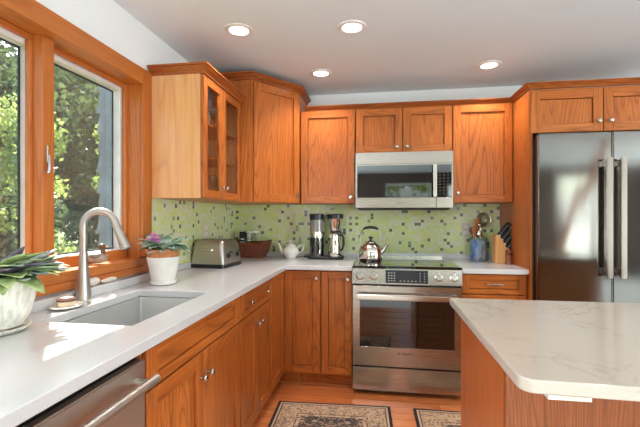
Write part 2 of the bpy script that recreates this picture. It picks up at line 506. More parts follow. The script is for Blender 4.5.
def build(name, mb, mats, parent=None, org=None, normals=True, thick=0.0, bevel=0.0):
    me = bpy.data.meshes.new(name)
    if normals: bmesh.ops.recalc_face_normals(mb.bm, faces=mb.bm.faces[:])
    if org is not None: bmesh.ops.translate(mb.bm, verts=mb.bm.verts[:], vec=-Vector(org))
    mb.bm.to_mesh(me); mb.bm.free()
    for m in (mats if isinstance(mats, (list, tuple)) else [mats]): me.materials.append(m)
    me.polygons.foreach_set('use_smooth', [True] * len(me.polygons))
    me.set_sharp_from_angle(angle=R(32))
    o = bpy.data.objects.new(name, me); COL.objects.link(o)
    if parent is not None: o.parent = parent
    elif org is not None: o.location = org
    if thick:
        md = o.modifiers.new('thickness', 'SOLIDIFY'); md.thickness = thick; md.offset = 0
    if bevel:
        md = o.modifiers.new('edges', 'BEVEL'); md.width = bevel; md.segments = 2; md.limit_method = 'ANGLE'
    return o

def thing(name, label, cat, loc=(0, 0, 0), rz=0.0, group=None):
    o = bpy.data.objects.new(name, None); COL.objects.link(o)
    o.empty_display_size = 0.05
    o.location = loc; o.rotation_euler = (0, 0, rz); o['label'] = label; o['category'] = cat
    if group: o['group'] = group
    return o
def tag(o, label, cat, group=None, kind=None):
    o['label'] = label; o['category'] = cat
    if group: o['group'] = group
    if kind: o['kind'] = kind
    return o
def struct(o, label=None, cat=None):
    o['kind'] = 'structure'
    if label: o['label'] = label
    if cat: o['category'] = cat
    return o
def copy_tree(o, parent=None):
    c = o.copy(); COL.objects.link(c); c.parent = parent
    for ch in [x for x in bpy.data.objects if x.parent == o]: copy_tree(ch, c)
    return c

def lettering(name, text, size, mat, parent, loc, rot, depth=0.0004, sx=1.0):
    cu = bpy.data.curves.new(name, 'FONT'); cu.body = text; cu.size = size; cu.extrude = depth
    cu.align_x = 'CENTER'; cu.align_y = 'CENTER'
    t = bpy.data.objects.new(name, cu); COL.objects.link(t)
    bpy.context.view_layer.update()
    me = bpy.data.meshes.new_from_object(t.evaluated_get(bpy.context.evaluated_depsgraph_get()))
    COL.objects.unlink(t); bpy.data.objects.remove(t)
    me.name = name; me.materials.clear(); me.materials.append(mat)
    o = bpy.data.objects.new(name, me); COL.objects.link(o); o.parent = parent
    o.location = loc; o.rotation_euler = rot; o.scale = (sx, 1, 1)
    return o

# ------------------------------------------------------------------ room shell
CZ = 2.38; XW = -0.02; YB = 0.0; XR = 7.2; YR = -7.2; T = 0.16
b = MB().box(XW - T, 4.2, -3.4, YB + T, -0.05, 0.0); struct(build('floor', b, floor_m))
b = MB().box(XW - T, XR + T, YR - T, -3.4, -0.05, 0.0); b.box(4.2, XR + T, -3.4, YB + T, -0.05, 0.0); struct(build('floor', b, plain('pale_bounce_floor', L(206, 208, 206), 0.95, 0, 0.05, 60)))  # second floor is unseen, made up pale to cut orange bounce onto the ceiling
b = MB().box(XW - T, XR + T, YR - T, YB + T, CZ, CZ + 0.1); struct(build('ceiling', b, ceiling_m))
b = MB().box(XW - T, XR + T, YB, YB + T, 0, CZ); struct(build('wall_back', b, wall_m))
def wall_with_holes(name, axis, c0, c1, lo, hi, holes, mat):
    """holes: (a0, a1, z0, z1) along the wall"""
    mb = MB(); cuts = sorted(holes); a = lo
    def add(p, q, z0, z1):
        if q - p < 1e-4 or z1 - z0 < 1e-4: return
        if axis == 'y': mb.box(c0, c1, p, q, z0, z1)
        else: mb.box(p, q, c0, c1, z0, z1)
    for h0, h1, z0, z1 in cuts:
        add(a, h0, 0, CZ); add(h0, h1, 0, z0); add(h0, h1, z1, CZ); a = h1
    add(a, hi, 0, CZ)
    return struct(build(name, mb, mat))
WY0, WY1, WZ0, WZ1 = -2.62, -1.455, 1.045, 2.026           # sink window opening
wall_with_holes('wall_left', 'y', XW - T, XW, YR - T, YB, [(WY0 - 0.019, WY1 + 0.019, WZ0 - 0.05, WZ1 + 0.019), (-6.5, -4.1, 0.7, 2.1)], wall_m)
wall_with_holes('wall_rear', 'x', YR - T, YR, XW, XR, [(1.5, 2.65, 0.0, 2.12), (3.0, 4.1, 0.7, 2.1), (5.4, 6.1, 0.35, 2.2)], plain('dark_reflection_wall', L(84, 68, 58), 0.8))  # rear and right walls unseen, dark brown made up for the steel's reflections
wall_with_holes('wall_right', 'y', XR, XR + T, YR - T, YB, [(-6.3, -3.5, 0.35, 2.25)], plain('dark_reflection_wall', L(84, 68, 58), 0.8))

def plain_window(name, axis, c, a0, a1, z0, z1, bars=1):
    mb = MB(); f = 0.05
    def bx(p, q, r, s_):
        if axis == 'y': mb.box(c - 0.03, c + 0.03, p, q, r, s_)
        else: mb.box(p, q, c - 0.03, c + 0.03, r, s_)
    bx(a0, a1, z0, z0 + f); bx(a0, a1, z1 - f, z1); bx(a0, a0 + f, z0 + f, z1 - f); bx(a1 - f, a1, z0 + f, z1 - f)
    for i in range(bars):
        m = a0 + (a1 - a0) * (i + 1) / (bars + 1); bx(m - f / 2, m + f / 2, z0 + f, z1 - f)
    fr = struct(build(name, mb, white_trim))
    g = MB()
    if axis == 'y': g.box(c - 0.003, c + 0.003, a0 + f, a1 - f, z0 + f, z1 - f)
    else: g.box(a0 + f, a1 - f, c - 0.003, c + 0.003, z0 + f, z1 - f)
    build('pane', g, window_glass, fr)
plain_window('door_1', 'x', YR - 0.08, 1.5, 2.65, 0.0, 2.12, 0)
plain_window('window_2', 'x', YR - 0.08, 3.0, 4.1, 0.7, 2.1, 0)
plain_window('window_3', 'x', YR - 0.08, 5.4, 6.1, 0.35, 2.2, 0)
plain_window('window_4', 'y', XR + 0.08, -6.3, -3.5, 0.35, 2.25, 2)
plain_window('window_5', 'y', XW - 0.08, -6.5, -4.1, 0.7, 2.1, 1)

# --- the sink window: jambs, casing, mullion, sashes
win = MB()
JX = -0.105
win.box(-0.175, XW+0.0005, WY1 - 0.0, WY1 + 0.018, WZ0, WZ1, 0)                       # right jamb liner
win.box(-0.175, XW+0.0005, WY0 - 0.018, WY0, WZ0, WZ1, 0)
win.box(-0.175, XW+0.0005, WY0 - 0.018, WY1 + 0.018, WZ1, WZ1 + 0.018, 1)
# stops next to the sashes
win.box(JX - 0.01, JX + 0.012, WY1 - 0.022, WY1, WZ0, WZ1, 0, 0.002)
win.box(JX - 0.01, JX + 0.012, WY0, WY0 + 0.022, WZ0, WZ1, 0, 0.002)
win.box(JX - 0.01, JX + 0.012, WY0 + 0.022, WY1 - 0.022, WZ1 - 0.022, WZ1, 1, 0.002)
win.box(JX - 0.02, JX + 0.012, WY0 + 0.022, WY1 - 0.022, WZ0, WZ0 + 0.048, 1, 0.002)
w_o = struct(build('window_1', win, [maple['z'], maple['y']]))
mm = MB().box(JX + 0.013, -0.045, -2.067, -2.008, WZ0 + 0.002, WZ1, 0, 0.003)
mm.box(JX - 0.012, JX + 0.0125, -2.08, -1.995, WZ0 + 0.049, WZ1 - 0.023, 0, 0.002)
mu = build('mullion', mm, maple['z'], w_o)
def sash(y0, y1):
    m = MB(); a, c = -0.172, -0.118; z0, z1 = WZ0 + 0.002, WZ1 - 0.012; f = 0.03
    m.box(a, c, y0, y0 + f, z0, z1, 0, 0.002); m.box(a, c, y1 - f, y1, z0, z1, 0, 0.002)
    m.box(a, c, y0 + f, y1 - f, z0, z0 + 0.05, 0, 0.002); m.box(a, c, y0 + f, y1 - f, z1 - f, z1, 0, 0.002)
    s_ = build('sash', m, white_trim, w_o)
    g = MB(); k = 0.008
    g.box(-0.163, -0.158, y0 + f, y0 + f + k, z0 + 0.05, z1 - f); g.box(-0.163, -0.158, y1 - f - k, y1 - f, z0 + 0.05, z1 - f)
    g.box(-0.163, -0.158, y0 + f + k, y1 - f - k, z0 + 0.05, z0 + 0.05 + k); g.box(-0.163, -0.158, y0 + f + k, y1 - f - k, z1 - f - k, z1 - f)
    build('gasket', g, gasket, s_)
    p = MB().box(-0.162, -0.159, y0 + f + k, y1 - f - k, z0 + 0.05 + k, z1 - f - k)
    build('pane', p, window_glass, s_)
    p = MB().box(-0.1680, -0.1675, y0 + f, y1 - f, z0 + 0.05, z1 - f)
    build('insect_screen', p, screen_m, s_)
sash(-2.01, WY1 - 0.005); sash(WY0 + 0.005, -2.03)
# latch on the mullion and crank at the left sash
lt = MB(); lt.box(-0.045, -0.038, -2.052, -2.04, 1.50, 1.575, 0, 0.002)
lt.tube([(-0.036, -2.046, 1.53), (-0.028, -2.05, 1.51), (-0.022, -2.056, 1.475), (-0.024, -2.060, 1.455)], [0.005, 0.005, 0.006, 0.007])
build('latch', lt, steel_bright, w_o)
lt = MB(); lt.tube([(-0.11, -1.99, 1.53), (-0.1, -1.975, 1.5), (-0.09, -1.96, 1.49), (-0.09, -1.945, 1.492)], [0.004, 0.004, 0.004, 0.005])
build('latch', lt, steel_bright, w_o)
CY = -1.366
cs = MB()
cs.box(XW, 0.0, WY1 + 0.001, CY, 1.05, 2.118, 0, 0.002)
cs.box(XW, 0.0, WY0 - 0.09, WY0 - 0.001, 1.05, 2.118, 0, 0.002)
struct(build('trim_1', cs, maple['z']), 'wide flat wooden side casings of the window over the sink', 'window casing')
cs = MB(); cs.box(XW, 0.0, WY0 - 0.0005, WY1 + 0.0005, 2.0265, 2.118, 0, 0.002)
cs.box(0.0, 0.006, WY0, WY1, 2.0265, 2.036, 0, 0.001)
struct(build('trim_2', cs, maple['y']), 'flat wooden head casing above the window over the sink', 'window casing')
cs = MB(); cs.box(-0.178, 0.008, WY0 - 0.0175, WY1 + 0.0175, 1.0, 1.0449, 0, 0.003)
cs.box(XW, 0.008, WY0 - 0.09, WY0 - 0.018, 1.0, 1.0449, 0, 0.001); cs.box(XW, 0.008, WY1 + 0.018, CY, 1.0, 1.0449, 0, 0.001)
cs.box(XW, 0.006, WY0 - 0.09, CY, 0.962, 0.999, 0, 0.002)
struct(build('trim_3', cs, maple['y']), 'thick wooden sill and apron under the window over the sink', 'window sill')

# backsplash tile
b = MB().box(XW, XW + 0.009, CY + 0.02, -0.0095, 0.9555, 1.42)
o = build('mosaic_backsplash', b, mosaic_m); tag(o, 'green glass mosaic backsplash on the left wall behind the toaster', 'backsplash'); o['kind'] = 'structure'
b = MB().box(XW + 0.0005, 2.334, -0.009, 0.0, 0.9555, 1.42)
o = build('mosaic_backsplash', b, mosaic_m); tag(o, 'green glass mosaic backsplash on the back wall behind the range', 'backsplash'); o['kind'] = 'structure'

# outside: ground, shingled bump-out
g = MB(); g.box(-60, 60, -60, 60, -0.9, -0.8); struct(build('ground', g, lawn_m))
sh = MB()
sh.box(-0.60, -0.185, -1.0, 1.5, -0.8, 2.45)
k = 0
z = -0.8
while z < 2.4:
    off = 0.02 + 0.006 * (k % 3)
    sh.prism([(-0.60 - off, z), (-0.19, z), (-0.19, z + 0.14), (-0.60 - 0.004, z + 0.14)], 'y', -1.03, -0.99, 0)
    z += 0.14; k += 1
struct(build('wall_outside', sh, shingle_m), 'grey shingled corner of the house seen through the window', 'exterior wall')

# ------------------------------------------------------------------ ceiling lights
def can_light(x, y, label, lens=0):
    t = thing('recessed_ceiling_light', label, 'ceiling light', (x, y, CZ), 0, 'recessed ceiling lights')
    m = MB(); m.lathe([(0.056, -0.004), (0.060, -0.008), (0.082, -0.005), (0.084, 0.0), (0.056, 0.0)]); build('trim_ring', m, white_plastic, t)
    m = MB(); m.lathe([(0.0, -0.003), (0.057, -0.003), (0.057, -0.0005), (0.0, -0.0005)] if not lens else [(0.0, -0.012), (0.03, -0.010), (0.045, -0.003), (0.057, -0.003), (0.057, -0.0005), (0, -0.0005)])
    build('diffuser', m, lamp_glow, t)
    d = bpy.data.lights.new('bulb', 'SPOT'); d.energy = CAN_POWER; d.color = CAN_COLOR; d.spot_size = R(125); d.spot_blend = 0.9; d.shadow_soft_size = 0.06
    lo = bpy.data.objects.new('bulb', d); COL.objects.link(lo); lo.parent = t; lo.location = (0, 0, -0.03)
can_light(0.503, -1.281, 'round recessed ceiling light nearest the window wall')
can_light(1.166, -1.217, 'round recessed ceiling light with a domed bulb and wide trim', 1)
can_light(0.883, -0.534, 'small round recessed ceiling light over the coffee maker counter')
can_light(2.115, -0.507, 'small round recessed ceiling light over the knife block counter')
for i, (x, y) in enumerate([(2.4, -2.4), (1.2, -3.9), (3.2, -3.9), (1.2, -5.6), (3.2, -5.6), (5.3, -3.2), (5.3, -5.4)]):  # unseen ceiling lights added for more light in the room
    can_light(x, y, 'added unseen ceiling light brightening the open room behind the kitchen')

# ------------------------------------------------------------------ cabinet pieces (local frame: width along x, front towards -y, z up)
def shaker_panel(mb, x0, x1, z0, z1, yf, st=0.058, t=0.020, rec=0.009, rail=None):
    """materials: 0 vertical grain, 1 horizontal grain"""
    rl = rail or st; e = 0.0016
    mb.box(x0, x0 + st, yf, yf + t, z0, z1, 0, e); mb.box(x1 - st, x1, yf, yf + t, z0, z1, 0, e)
    mb.box(x0 + st, x1 - st, yf, yf + t, z0, z0 + rl, 1, e); mb.box(x0 + st, x1 - st, yf, yf + t, z1 - rl, z1, 1, e)
    return mb
def door(root, x0, x1, z0, z1, yf, knob=None, st=0.058, name='door', flat_grain=0, wx='x', horizontal=False, glazed=False):
    mb = MB(); shaker_panel(mb, x0, x1, z0, z1, yf, st, rail=st if not horizontal else min(st, (z1 - z0) * 0.26))
    rl = st if not horizontal else min(st, (z1 - z0) * 0.26)
    if not glazed:
        mb.box(x0 + st + 0.003, x1 - st - 0.003, yf + 0.012, yf + 0.018, z0 + rl + 0.003, z1 - rl - 0.003, 1 if horizontal else 0)
    d = build(name, mb, [oak['z'], oak['x']], root)
    if glazed:
        g = MB().box(x0 + st, x1 - st, yf + 0.010, yf + 0.013, z0 + st, z1 - st); build('pane', g, cabinet_glass, d)
    if knob:
        kb = MB(); Mx = Matrix.Rotation(R(90), 4, 'X')
        for kx, kz in (knob if isinstance(knob, list) else [knob]):
            kb = MB(); kb.lathe([(0.0, 0.0), (0.006, 0.0), (0.005, 0.012), (0.013, 0.018), (0.0155, 0.023), (0.012, 0.028), (0.0, 0.030)], (kx, yf, kz), 16, 0, Mx)
            build('knob', kb, steel_bright, d)
    return d
def bar_pull(d, x0, x1, z, yf):
    h = MB(); h.tube([(x0, yf, z), (x0 + 0.004, yf - 0.02, z), (x0 + 0.02, yf - 0.026, z), (x1 - 0.02, yf - 0.026, z), (x1 - 0.004, yf - 0.02, z), (x1, yf, z)], [0.006, 0.006, 0.0065, 0.0065, 0.006, 0.006], 10)
    build('handle', h, steel_bright, d)
def carcass(root, x0, x1, depth, z0, z1, toe=0.0, t=0.018, back=0.0, mats=None, top=True, name='body', kick=None):
    """open box with a face frame; back at y=back, front at y=-depth"""
    mb = MB(); yb, yf = back, -depth
    zb = z0 + toe
    mb.box(x0, x0 + t, yf, yb, zb, z1, 0, 0.001); mb.box(x1 - t, x1, yf, yb, zb, z1, 0, 0.001)
    mb.box(x0 + t, x1 - t, yf, yb, zb, zb + t, 1)
    if top: mb.box(x0 + t, x1 - t, yf, yb, z1 - t, z1, 1)
    mb.box(x0 + t, x1 - t, yb - 0.006, yb, zb + t, z1 - t, 0)
    if toe:
        mb.box(x0, x1, yf + 0.06, yf + 0.075, z0, zb, 1)
    build(name, mb, mats or [oak['z'], oak['x']], root)

def CROWN(z0, z1, p):
    h = z1 - z0
    return [(0.0, z0), (0.006, z0), (0.006, z0 + h * 0.16), (0.002, z0 + h * 0.18), (0.004, z0 + h * 0.26), (p * 0.30, z0 + h * 0.40), (p * 0.62, z0 + h * 0.55),
            (p * 0.78, z0 + h * 0.66), (p * 0.78, z0 + h * 0.74), (p * 0.70, z0 + h * 0.76), (p, z0 + h * 0.82), (p, z1), (0.0, z1)]

ZU = 1.385
# --- upper cabinets on the back wall
YF = -0.325                        # carcass front; doors stand 2 cm proud
def back_upper(name, x0, x1, z0, z1, doors, label):
    r = thing(name, label, 'cabinet', (x0, -0.010, z0))
    f = lambda v: v - x0
    carcass(r, 0, x1 - x0, -YF - 0.010, 0, z1 - z0, back=0)
    yf = -0.345 + 0.010
    for a, c, kn in doors:
        door(r, f(a), f(c), 0.003, z1 - z0 - 0.003, yf, (f(kn[0]), kn[1] - z0))
    return r
back_upper('wall_cabinet', 0.682, 1.133, ZU, 2.144, [(0.686, 1.129, (1.10, 1.435))], 'oak wall cabinet with one door, left of the microwave')
back_upper('wall_cabinet', 1.137, 1.889, 1.786, 2.144, [(1.140, 1.507, (1.465, 1.83)), (1.513, 1.886, (1.543, 1.83))], 'short oak wall cabinet with two doors above the microwave')
back_upper('wall_cabinet', 1.892, 2.332, ZU, 2.144, [(1.895, 2.329, (1.927, 1.46))], 'oak wall cabinet with one door, right of the microwave')

# --- continuous crown over the back run, the tall panel and the refrigerator cabinet
cr = MB(); cr.sweep([(0.725, -0.330), (2.336, -0.330), (2.336, -0.655), (3.32, -0.655)], [(-0.020, 2.1455)] + CROWN(2.1455, 2.181, 0.032)[1:-1] + [(-0.020, 2.181)])
tag(build('crown_moulding', cr, oak_crown, None, (0.725, -0.333, 2.1455)), 'long oak crown moulding over the microwave wall and the refrigerator', 'moulding')

# --- tall panel beside the refrigerator
pn = MB(); pn.box(2.337, 2.357, -0.652, -0.010, 0.0, 2.144, 0, 0.001)
tag(build('tall_side_panel', pn, oak['z'], None, (2.337, -0.652, 0)), 'tall smooth oak panel between the knife block counter and the refrigerator', 'panel')
pn = MB(); pn.box(3.295, 3.315, -0.652, -0.010, 0.0, 2.144, 0, 0.001)
tag(build('tall_side_panel', pn, oak['z'], None, (3.295, -0.652, 0)), 'tall smooth oak panel on the far right side of the refrigerator', 'panel')
# --- cabinet above the refrigerator
r = thing('wall_cabinet', 'oak cabinet with two doors above the refrigerator', 'cabinet', (2.36, -0.010, 1.845))
carcass(r, 0, 0.932, 0.627, 0, 0.299, back=0)
door(r, -0.016, 0.430, 0.0, 0.284, -0.649, (0.40, 0.066))
door(r, 0.436, 0.930, 0.0, 0.284, -0.649, (0.472, 0.066))

# --- glass-front cabinet on the left wall (local x runs along +y)
gc_y0, gc_y1 = -1.364, -0.752
r = thing('glass_cabinet', 'oak wall cabinet with two glass doors beside the window', 'cabinet', (XW + 0.010, gc_y0, ZU), R(90))
W = gc_y1 - gc_y0; H = 2.105 - ZU; D = 0.30 - (XW + 0.010)
mb = MB()
mb.box(0, 0.018, -D, 0, 0, H, 0, 0.001); mb.box(W - 0.018, W, -D, 0, 0, H, 0, 0.001)
mb.box(0.018, W - 0.018, -D, 0, 0, 0.018, 1); mb.box(0.018, W - 0.018, -D, 0, H - 0.018, H, 1)
mb.box(0.018, W - 0.018, -0.008, 0, 0.018, H - 0.018, 0)
build('body', mb, [side_panel_m, oak['x']], r)
SH1, SH2 = 1.655, 1.855
for zs in (SH1, SH2):
    s_ = MB().box(0.0185, W - 0.0185, -D + 0.02, -0.0085, zs - ZU - 0.016, zs - ZU, 0, 0.001); build('shelf', s_, oak['x'], r)
yd = -(0.322 - (XW + 0.010))
mid = -1.083 - gc_y0
door(r, 0.003, mid - 0.002, 0.003, H - 0.003, yd, (mid - 0.03, 0.075), st=0.050, glazed=True)
door(r, mid + 0.002, W - 0.003, 0.003, H - 0.003, yd, (mid + 0.03, 0.075), st=0.050, glazed=True)
c_ = MB(); c_.sweep([(0.0, 0.0), (0.0, yd), (W - 0.002, yd)], CROWN(H, H + 0.052, 0.036), side=1)
c_.box(0, W - 0.002, yd, 0.0, H, H + 0.01)
build('crown_moulding', c_, oak_crown, r)

# --- diagonal corner wall cabinet, taller
V1 = Vector((0.395, -0.735)); V2 = Vector((0.678, -0.372))
r = thing('corner_wall_cabinet', 'tall diagonal oak corner cabinet with one door', 'cabinet', (XW + 0.010, -0.010, ZU))
ox, oy = XW + 0.010, -0.010
poly = [(0, 0), (0, V1.y - oy), (V1.x - ox, V1.y - oy), (V2.x - ox, V2.y - oy), (V2.x - ox, 0)]
mb = MB(); mb.prism(poly, 'z', 0, 2.285 - ZU, 0, 0.001, 1)
cb_ = build('body', mb, oak['z'], r)
dv = (V2 - V1); ang = math.atan2(dv.y, dv.x); wd = dv.length
mb = MB(); mb.M = Matrix.Translation((V1.x - ox, V1.y - oy, 0)) @ Matrix.Rotation(ang, 4, 'Z')
shaker_panel(mb, 0.012, wd - 0.012, 0.004, 2.275 - ZU, -0.020, 0.06)
mb.box(0.07, wd - 0.07, -0.010, -0.003, 0.062, 2.275 - ZU - 0.058, 0)
d = build('door', mb, [oak['z'], oak['x']], r)
mb = MB(); mb.M = Matrix.Translation((V1.x - ox, V1.y - oy, 0)) @ Matrix.Rotation(ang, 4, 'Z')
mb.lathe([(0.0, 0.0), (0.006, 0.0), (0.005, 0.012), (0.013, 0.018), (0.0155, 0.023), (0.012, 0.028), (0.0, 0.030)], (wd - 0.045, -0.020, 0.062), 16, 0, Matrix.Rotation(R(90), 4, 'X'))
build('knob', mb, steel_bright, d)
mb = MB(); mb.sweep([(0, V1.y - oy), (V1.x - ox, V1.y - oy), (V2.x - ox, V2.y - oy), (V2.x - ox, 0)], CROWN(2.2855 - ZU, 2.335 - ZU, 0.038))
mb.prism(poly, 'z', 2.2855 - ZU, 2.30 - ZU)
build('crown_moulding', mb, oak_crown, r)

# ------------------------------------------------------------------ base cabinets
XF = 0.618; YBF = -0.622; ZT = 0.878
def left_base(y0, y1, label, name='base_cabinet'):
    r = thing(name, label, 'cabinet', (XW + 0.002, y0, 0), R(90))
    return r, (lambda y: y - y0), -(XF - (XW + 0.002))
r, f, yf = left_base(-2.380, -1.563, 'oak sink base cabinet with two doors and a wide drawer front')
carcass(r, 0, 0.817, XF - 0.02 - XW - 0.002, 0, ZT, toe=0.10, top=False)
fd = door(r, 0.004, 0.813, 0.742, 0.868, yf, None, 0.06, 'drawer', horizontal=True)
door(r, 0.004, f(-1.985), 0.105, 0.735, yf, (f(-2.015), 0.635))
door(r, f(-1.981), 0.813, 0.105, 0.735, yf, (f(-1.95), 0.635))
r, f, yf = left_base(-1.561, -0.985, 'oak base cabinet with one drawer and two doors under the toaster counter')
carcass(r, 0, 0.574, XF - 0.02 - XW - 0.002, 0, ZT, toe=0.10)
door(r, 0.004, 0.570, 0.742, 0.868, yf, [(f(-1.44), 0.81), (f(-1.13), 0.81)], 0.055, 'drawer', horizontal=True)
door(r, 0.004, f(-1.277), 0.105, 0.735, yf, (f(-1.305), 0.655))
door(r, f(-1.273), 0.570, 0.105, 0.735, yf, (f(-1.245), 0.655))
# corner base cabinet: an L with a folding pair of doors
r = thing('corner_base_cabinet', 'oak corner base cabinet with a folding door in the inside corner', 'cabinet', (XW + 0.002, -0.010, 0))
ox, oy = XW + 0.002, -0.010
xi, yi = XF - 0.02, YBF + 0.02
pl = [(0, 0), (0, -0.983 - oy), (xi - ox, -0.983 - oy), (xi - ox, yi - oy), (0.893 - ox, yi - oy), (0.893 - ox, 0)]
mb = MB(); mb.prism(pl, 'z', 0.10, ZT, 0, 0.001, 1)
pk = [(0.01, -0.01), (0.01, -0.983 - oy), (xi - ox - 0.06, -0.983 - oy), (xi - ox - 0.06, yi - oy + 0.06), (0.893 - ox, yi - oy + 0.06), (0.893 - ox, -0.01)]
mb.prism(pk, 'z', 0.0, 0.0995, 0)
build('body', mb, [oak['z']], r)
mb = MB(); mb.M = Matrix.Translation((XF - ox, -0.980 - oy, 0)) @ Matrix.Rotation(R(90), 4, 'Z')
wl = 0.980 + YBF
shaker_panel(mb, 0.0, wl, 0.105, 0.868, 0.0, 0.058); mb.box(0.058, wl - 0.058, 0.010, 0.017, 0.163, 0.810, 0)
d1 = build('door', mb, [oak['z'], oak['y']], r)
d2 = door(r, XF + 0.002 - ox, 0.890 - ox, 0.105, 0.868, YBF - oy, (0.862 - ox, 0.815))
r = thing('base_cabinet', 'narrow oak base cabinet with one door, left of the range', 'cabinet', (0.895, -0.010, 0))
carcass(r, 0, 0.233, -YBF - 0.02 - 0.010, 0, ZT, toe=0.10)
door(r, 0.003, 0.230, 0.105, 0.868, YBF + 0.010, (0.20, 0.815), st=0.052)
r = thing('base_cabinet', 'oak base cabinet with a drawer, right of the range', 'cabinet', (1.899, -0.010, 0))
carcass(r, 0, 0.434, -YBF - 0.02 - 0.010, 0, ZT, toe=0.10)
d = door(r, 0.004, 0.430, 0.735, 0.868, YBF + 0.010, None, 0.05, 'drawer', horizontal=True)
bar_pull(d, 0.165, 0.275, 0.805, YBF + 0.010)
door(r, 0.004, 0.430, 0.105, 0.728, YBF + 0.010, (0.04, 0.66))
r, f, yf = left_base(-3.60, -2.992, 'oak base cabinet beyond the dishwasher, nearest the viewer')
carcass(r, 0, 0.598, XF - 0.02 - XW - 0.002, 0, ZT, toe=0.10)
door(r, 0.004, 0.594, 0.105, 0.868, yf, (0.04, 0.8))

# ------------------------------------------------------------------ worktops
CXF, CYF = 0.640, -0.652
def grid_slab(mb, xs, ys, keep, z0, z1):
    vt, vb = {}, {}
    def g(dic, i, j, z):
        if (i, j) not in dic: dic[(i, j)] = mb._v((xs[i], ys[j], z))
        return dic[(i, j)]
    n, m = len(xs) - 1, len(ys) - 1
    K = lambda i, j: 0 <= i < n and 0 <= j < m and keep(i, j)
    for i in range(n):
        for j in range(m):
            if not K(i, j): continue
            c = [(i, j), (i + 1, j), (i + 1, j + 1), (i, j + 1)]
            mb._f([g(vt, a, b_, z1) for a, b_ in c]); mb._f([g(vb, a, b_, z0) for a, b_ in c][::-1])
            for (a, b_), (p, q) in (((0, -1), (0, 1)), ((1, 0), (1, 2)), ((0, 1), (2, 3)), ((-1, 0), (3, 0))):
                if not K(i + a, j + b_):
                    A, B = c[p], c[q]
                    mb._f([g(vb, *A, z0), g(vb, *B, z0), g(vt, *B, z1), g(vt, *A, z1)])
mb = MB()
SX0, SX1, SY0, SY1 = 0.145, 0.505, -2.285, -1.70
grid_slab(mb, [XW + 0.001, SX0, SX1, CXF, 1.130], [-3.62, SY0, SY1, CYF, -0.0005],
          lambda i, j: not (i == 1 and j == 1) and not (i == 3 and j < 3), 0.880, 0.914)
ct = build('worktop', mb, quartz_m, None, (0.3, -1.8, 0.88), bevel=0.003)
tag(ct, 'white quartz L-shaped worktop around the sink and corner', 'countertop')
u = MB(); u.box(XW + 0.001, 0.036, -3.62, CY, 0.9142, 0.955, 0, 0.002)
tag(build('upstand', u, quartz_m, None, (0.0, -2.0, 0.9142)), 'white quartz ledge under the window sill behind the sink', 'upstand')
u = MB(); u.box(XW + 0.001, XW + 0.021, CY + 0.0005, -0.021, 0.9142, 0.955, 0, 0.002)
tag(build('upstand', u, quartz_m, None, (XW, -0.7, 0.9142)), 'low white quartz upstand on the left wall behind the toaster', 'upstand')
u = MB(); u.box(XW + 0.001, 1.130, -0.0205, -0.0095, 0.9142, 0.955, 0, 0.002)
tag(build('upstand', u, quartz_m, None, (0.5, -0.02, 0.9142)), 'low white quartz upstand behind the teapot and coffee maker', 'upstand')
mb = MB(); mb.box(1.897, 2.335, CYF, -0.0005, 0.880, 0.914, 0, 0.003, 2)
ct = build('worktop', mb, quartz_m, None, (1.897, -0.65, 0.88)); tag(ct, 'short white quartz worktop between the range and the tall panel', 'countertop')
u = MB(); u.box(1.897, 2.335, -0.0205, -0.0095, 0.9142, 0.955, 0, 0.002)
tag(build('upstand', u, quartz_m, None, (1.897, -0.02, 0.9142)), 'low white quartz upstand behind the utensil crock', 'upstand')

# sink
mb = MB(); x0, x1, y0, y1 = SX0 + 0.002, SX1 - 0.002, SY0 + 0.002, SY1 - 0.002; zt, zb = 0.879, 0.66
cx, cy = (x0 + x1) / 2, (y0 + y1) / 2; w, h = x1 - x0, y1 - y0
mb.loft([(cx, cy, w + 0.03, h + 0.03, 0.02, zt - 0.002), (cx, cy, w + 0.03, h + 0.03, 0.02, zt), (cx, cy, w, h, 0.012, zt), (cx, cy, w - 0.004, h - 0.004, 0.014, zb + 0.02), (cx, cy, w - 0.03, h - 0.03, 0.02, zb)], n=4, cap=False)
mb.loft([(cx, cy, w - 0.03, h - 0.03, 0.02, zb - 0.002), (cx, cy, w - 0.03, h - 0.03, 0.02, zb)], n=4)
sk = thing('kitchen_sink', 'rectangular stainless undermount sink under the window', 'sink', (cx, cy, zb - 0.002))
build('basin', mb, sink_m, sk, (cx, cy, zb - 0.002), normals=True)
for ch in sk.children: pass
dr = MB(); dr.lathe([(0.0, 0.004), (0.03, 0.004), (0.042, 0.006), (0.045, 0.002)]); build('drain', dr, steel_bright, sk)

# faucet
fx, fy = 0.070, -1.982
t = thing('kitchen_faucet', 'tall brushed nickel gooseneck faucet behind the sink', 'faucet', (fx, fy, 0.9145), math.atan2(0.05, 0.155))
m = MB(); m.lathe([(0.0, 0), (0.030, 0), (0.031, 0.006), (0.030, 0.012), (0.029, 0.035), (0.025, 0.085), (0.0195, 0.14), (0.0170, 0.19), (0.0165, 0.21), (0.0, 0.21)]); build('body', m, faucet_m, t)
m = MB(); pts = [(0, 0, 0.185), (0, 0, 0.25), (0, 0, 0.31)]; rr = 0.064; pz = 0.322
for i in range(0, 13):
    a = PI - i / 12 * R(166)
    pts.append((rr + rr * math.cos(a), 0, pz + rr * math.sin(a)))
m.tube(pts, 0.0148, 14); build('spout', m, faucet_m, t)
e = Vector(pts[-1]); dd = (Vector(pts[-1]) - Vector(pts[-2])).normalized()
m = MB(); m.tube([e - dd * 0.004, e + dd * 0.01, e + dd * 0.05, e + dd * 0.095, e + dd * 0.118, e + dd * 0.122], [0.0155, 0.0165, 0.0185, 0.0215, 0.0235, 0.021], 16)
h = build('spray_head', m, faucet_m, t)
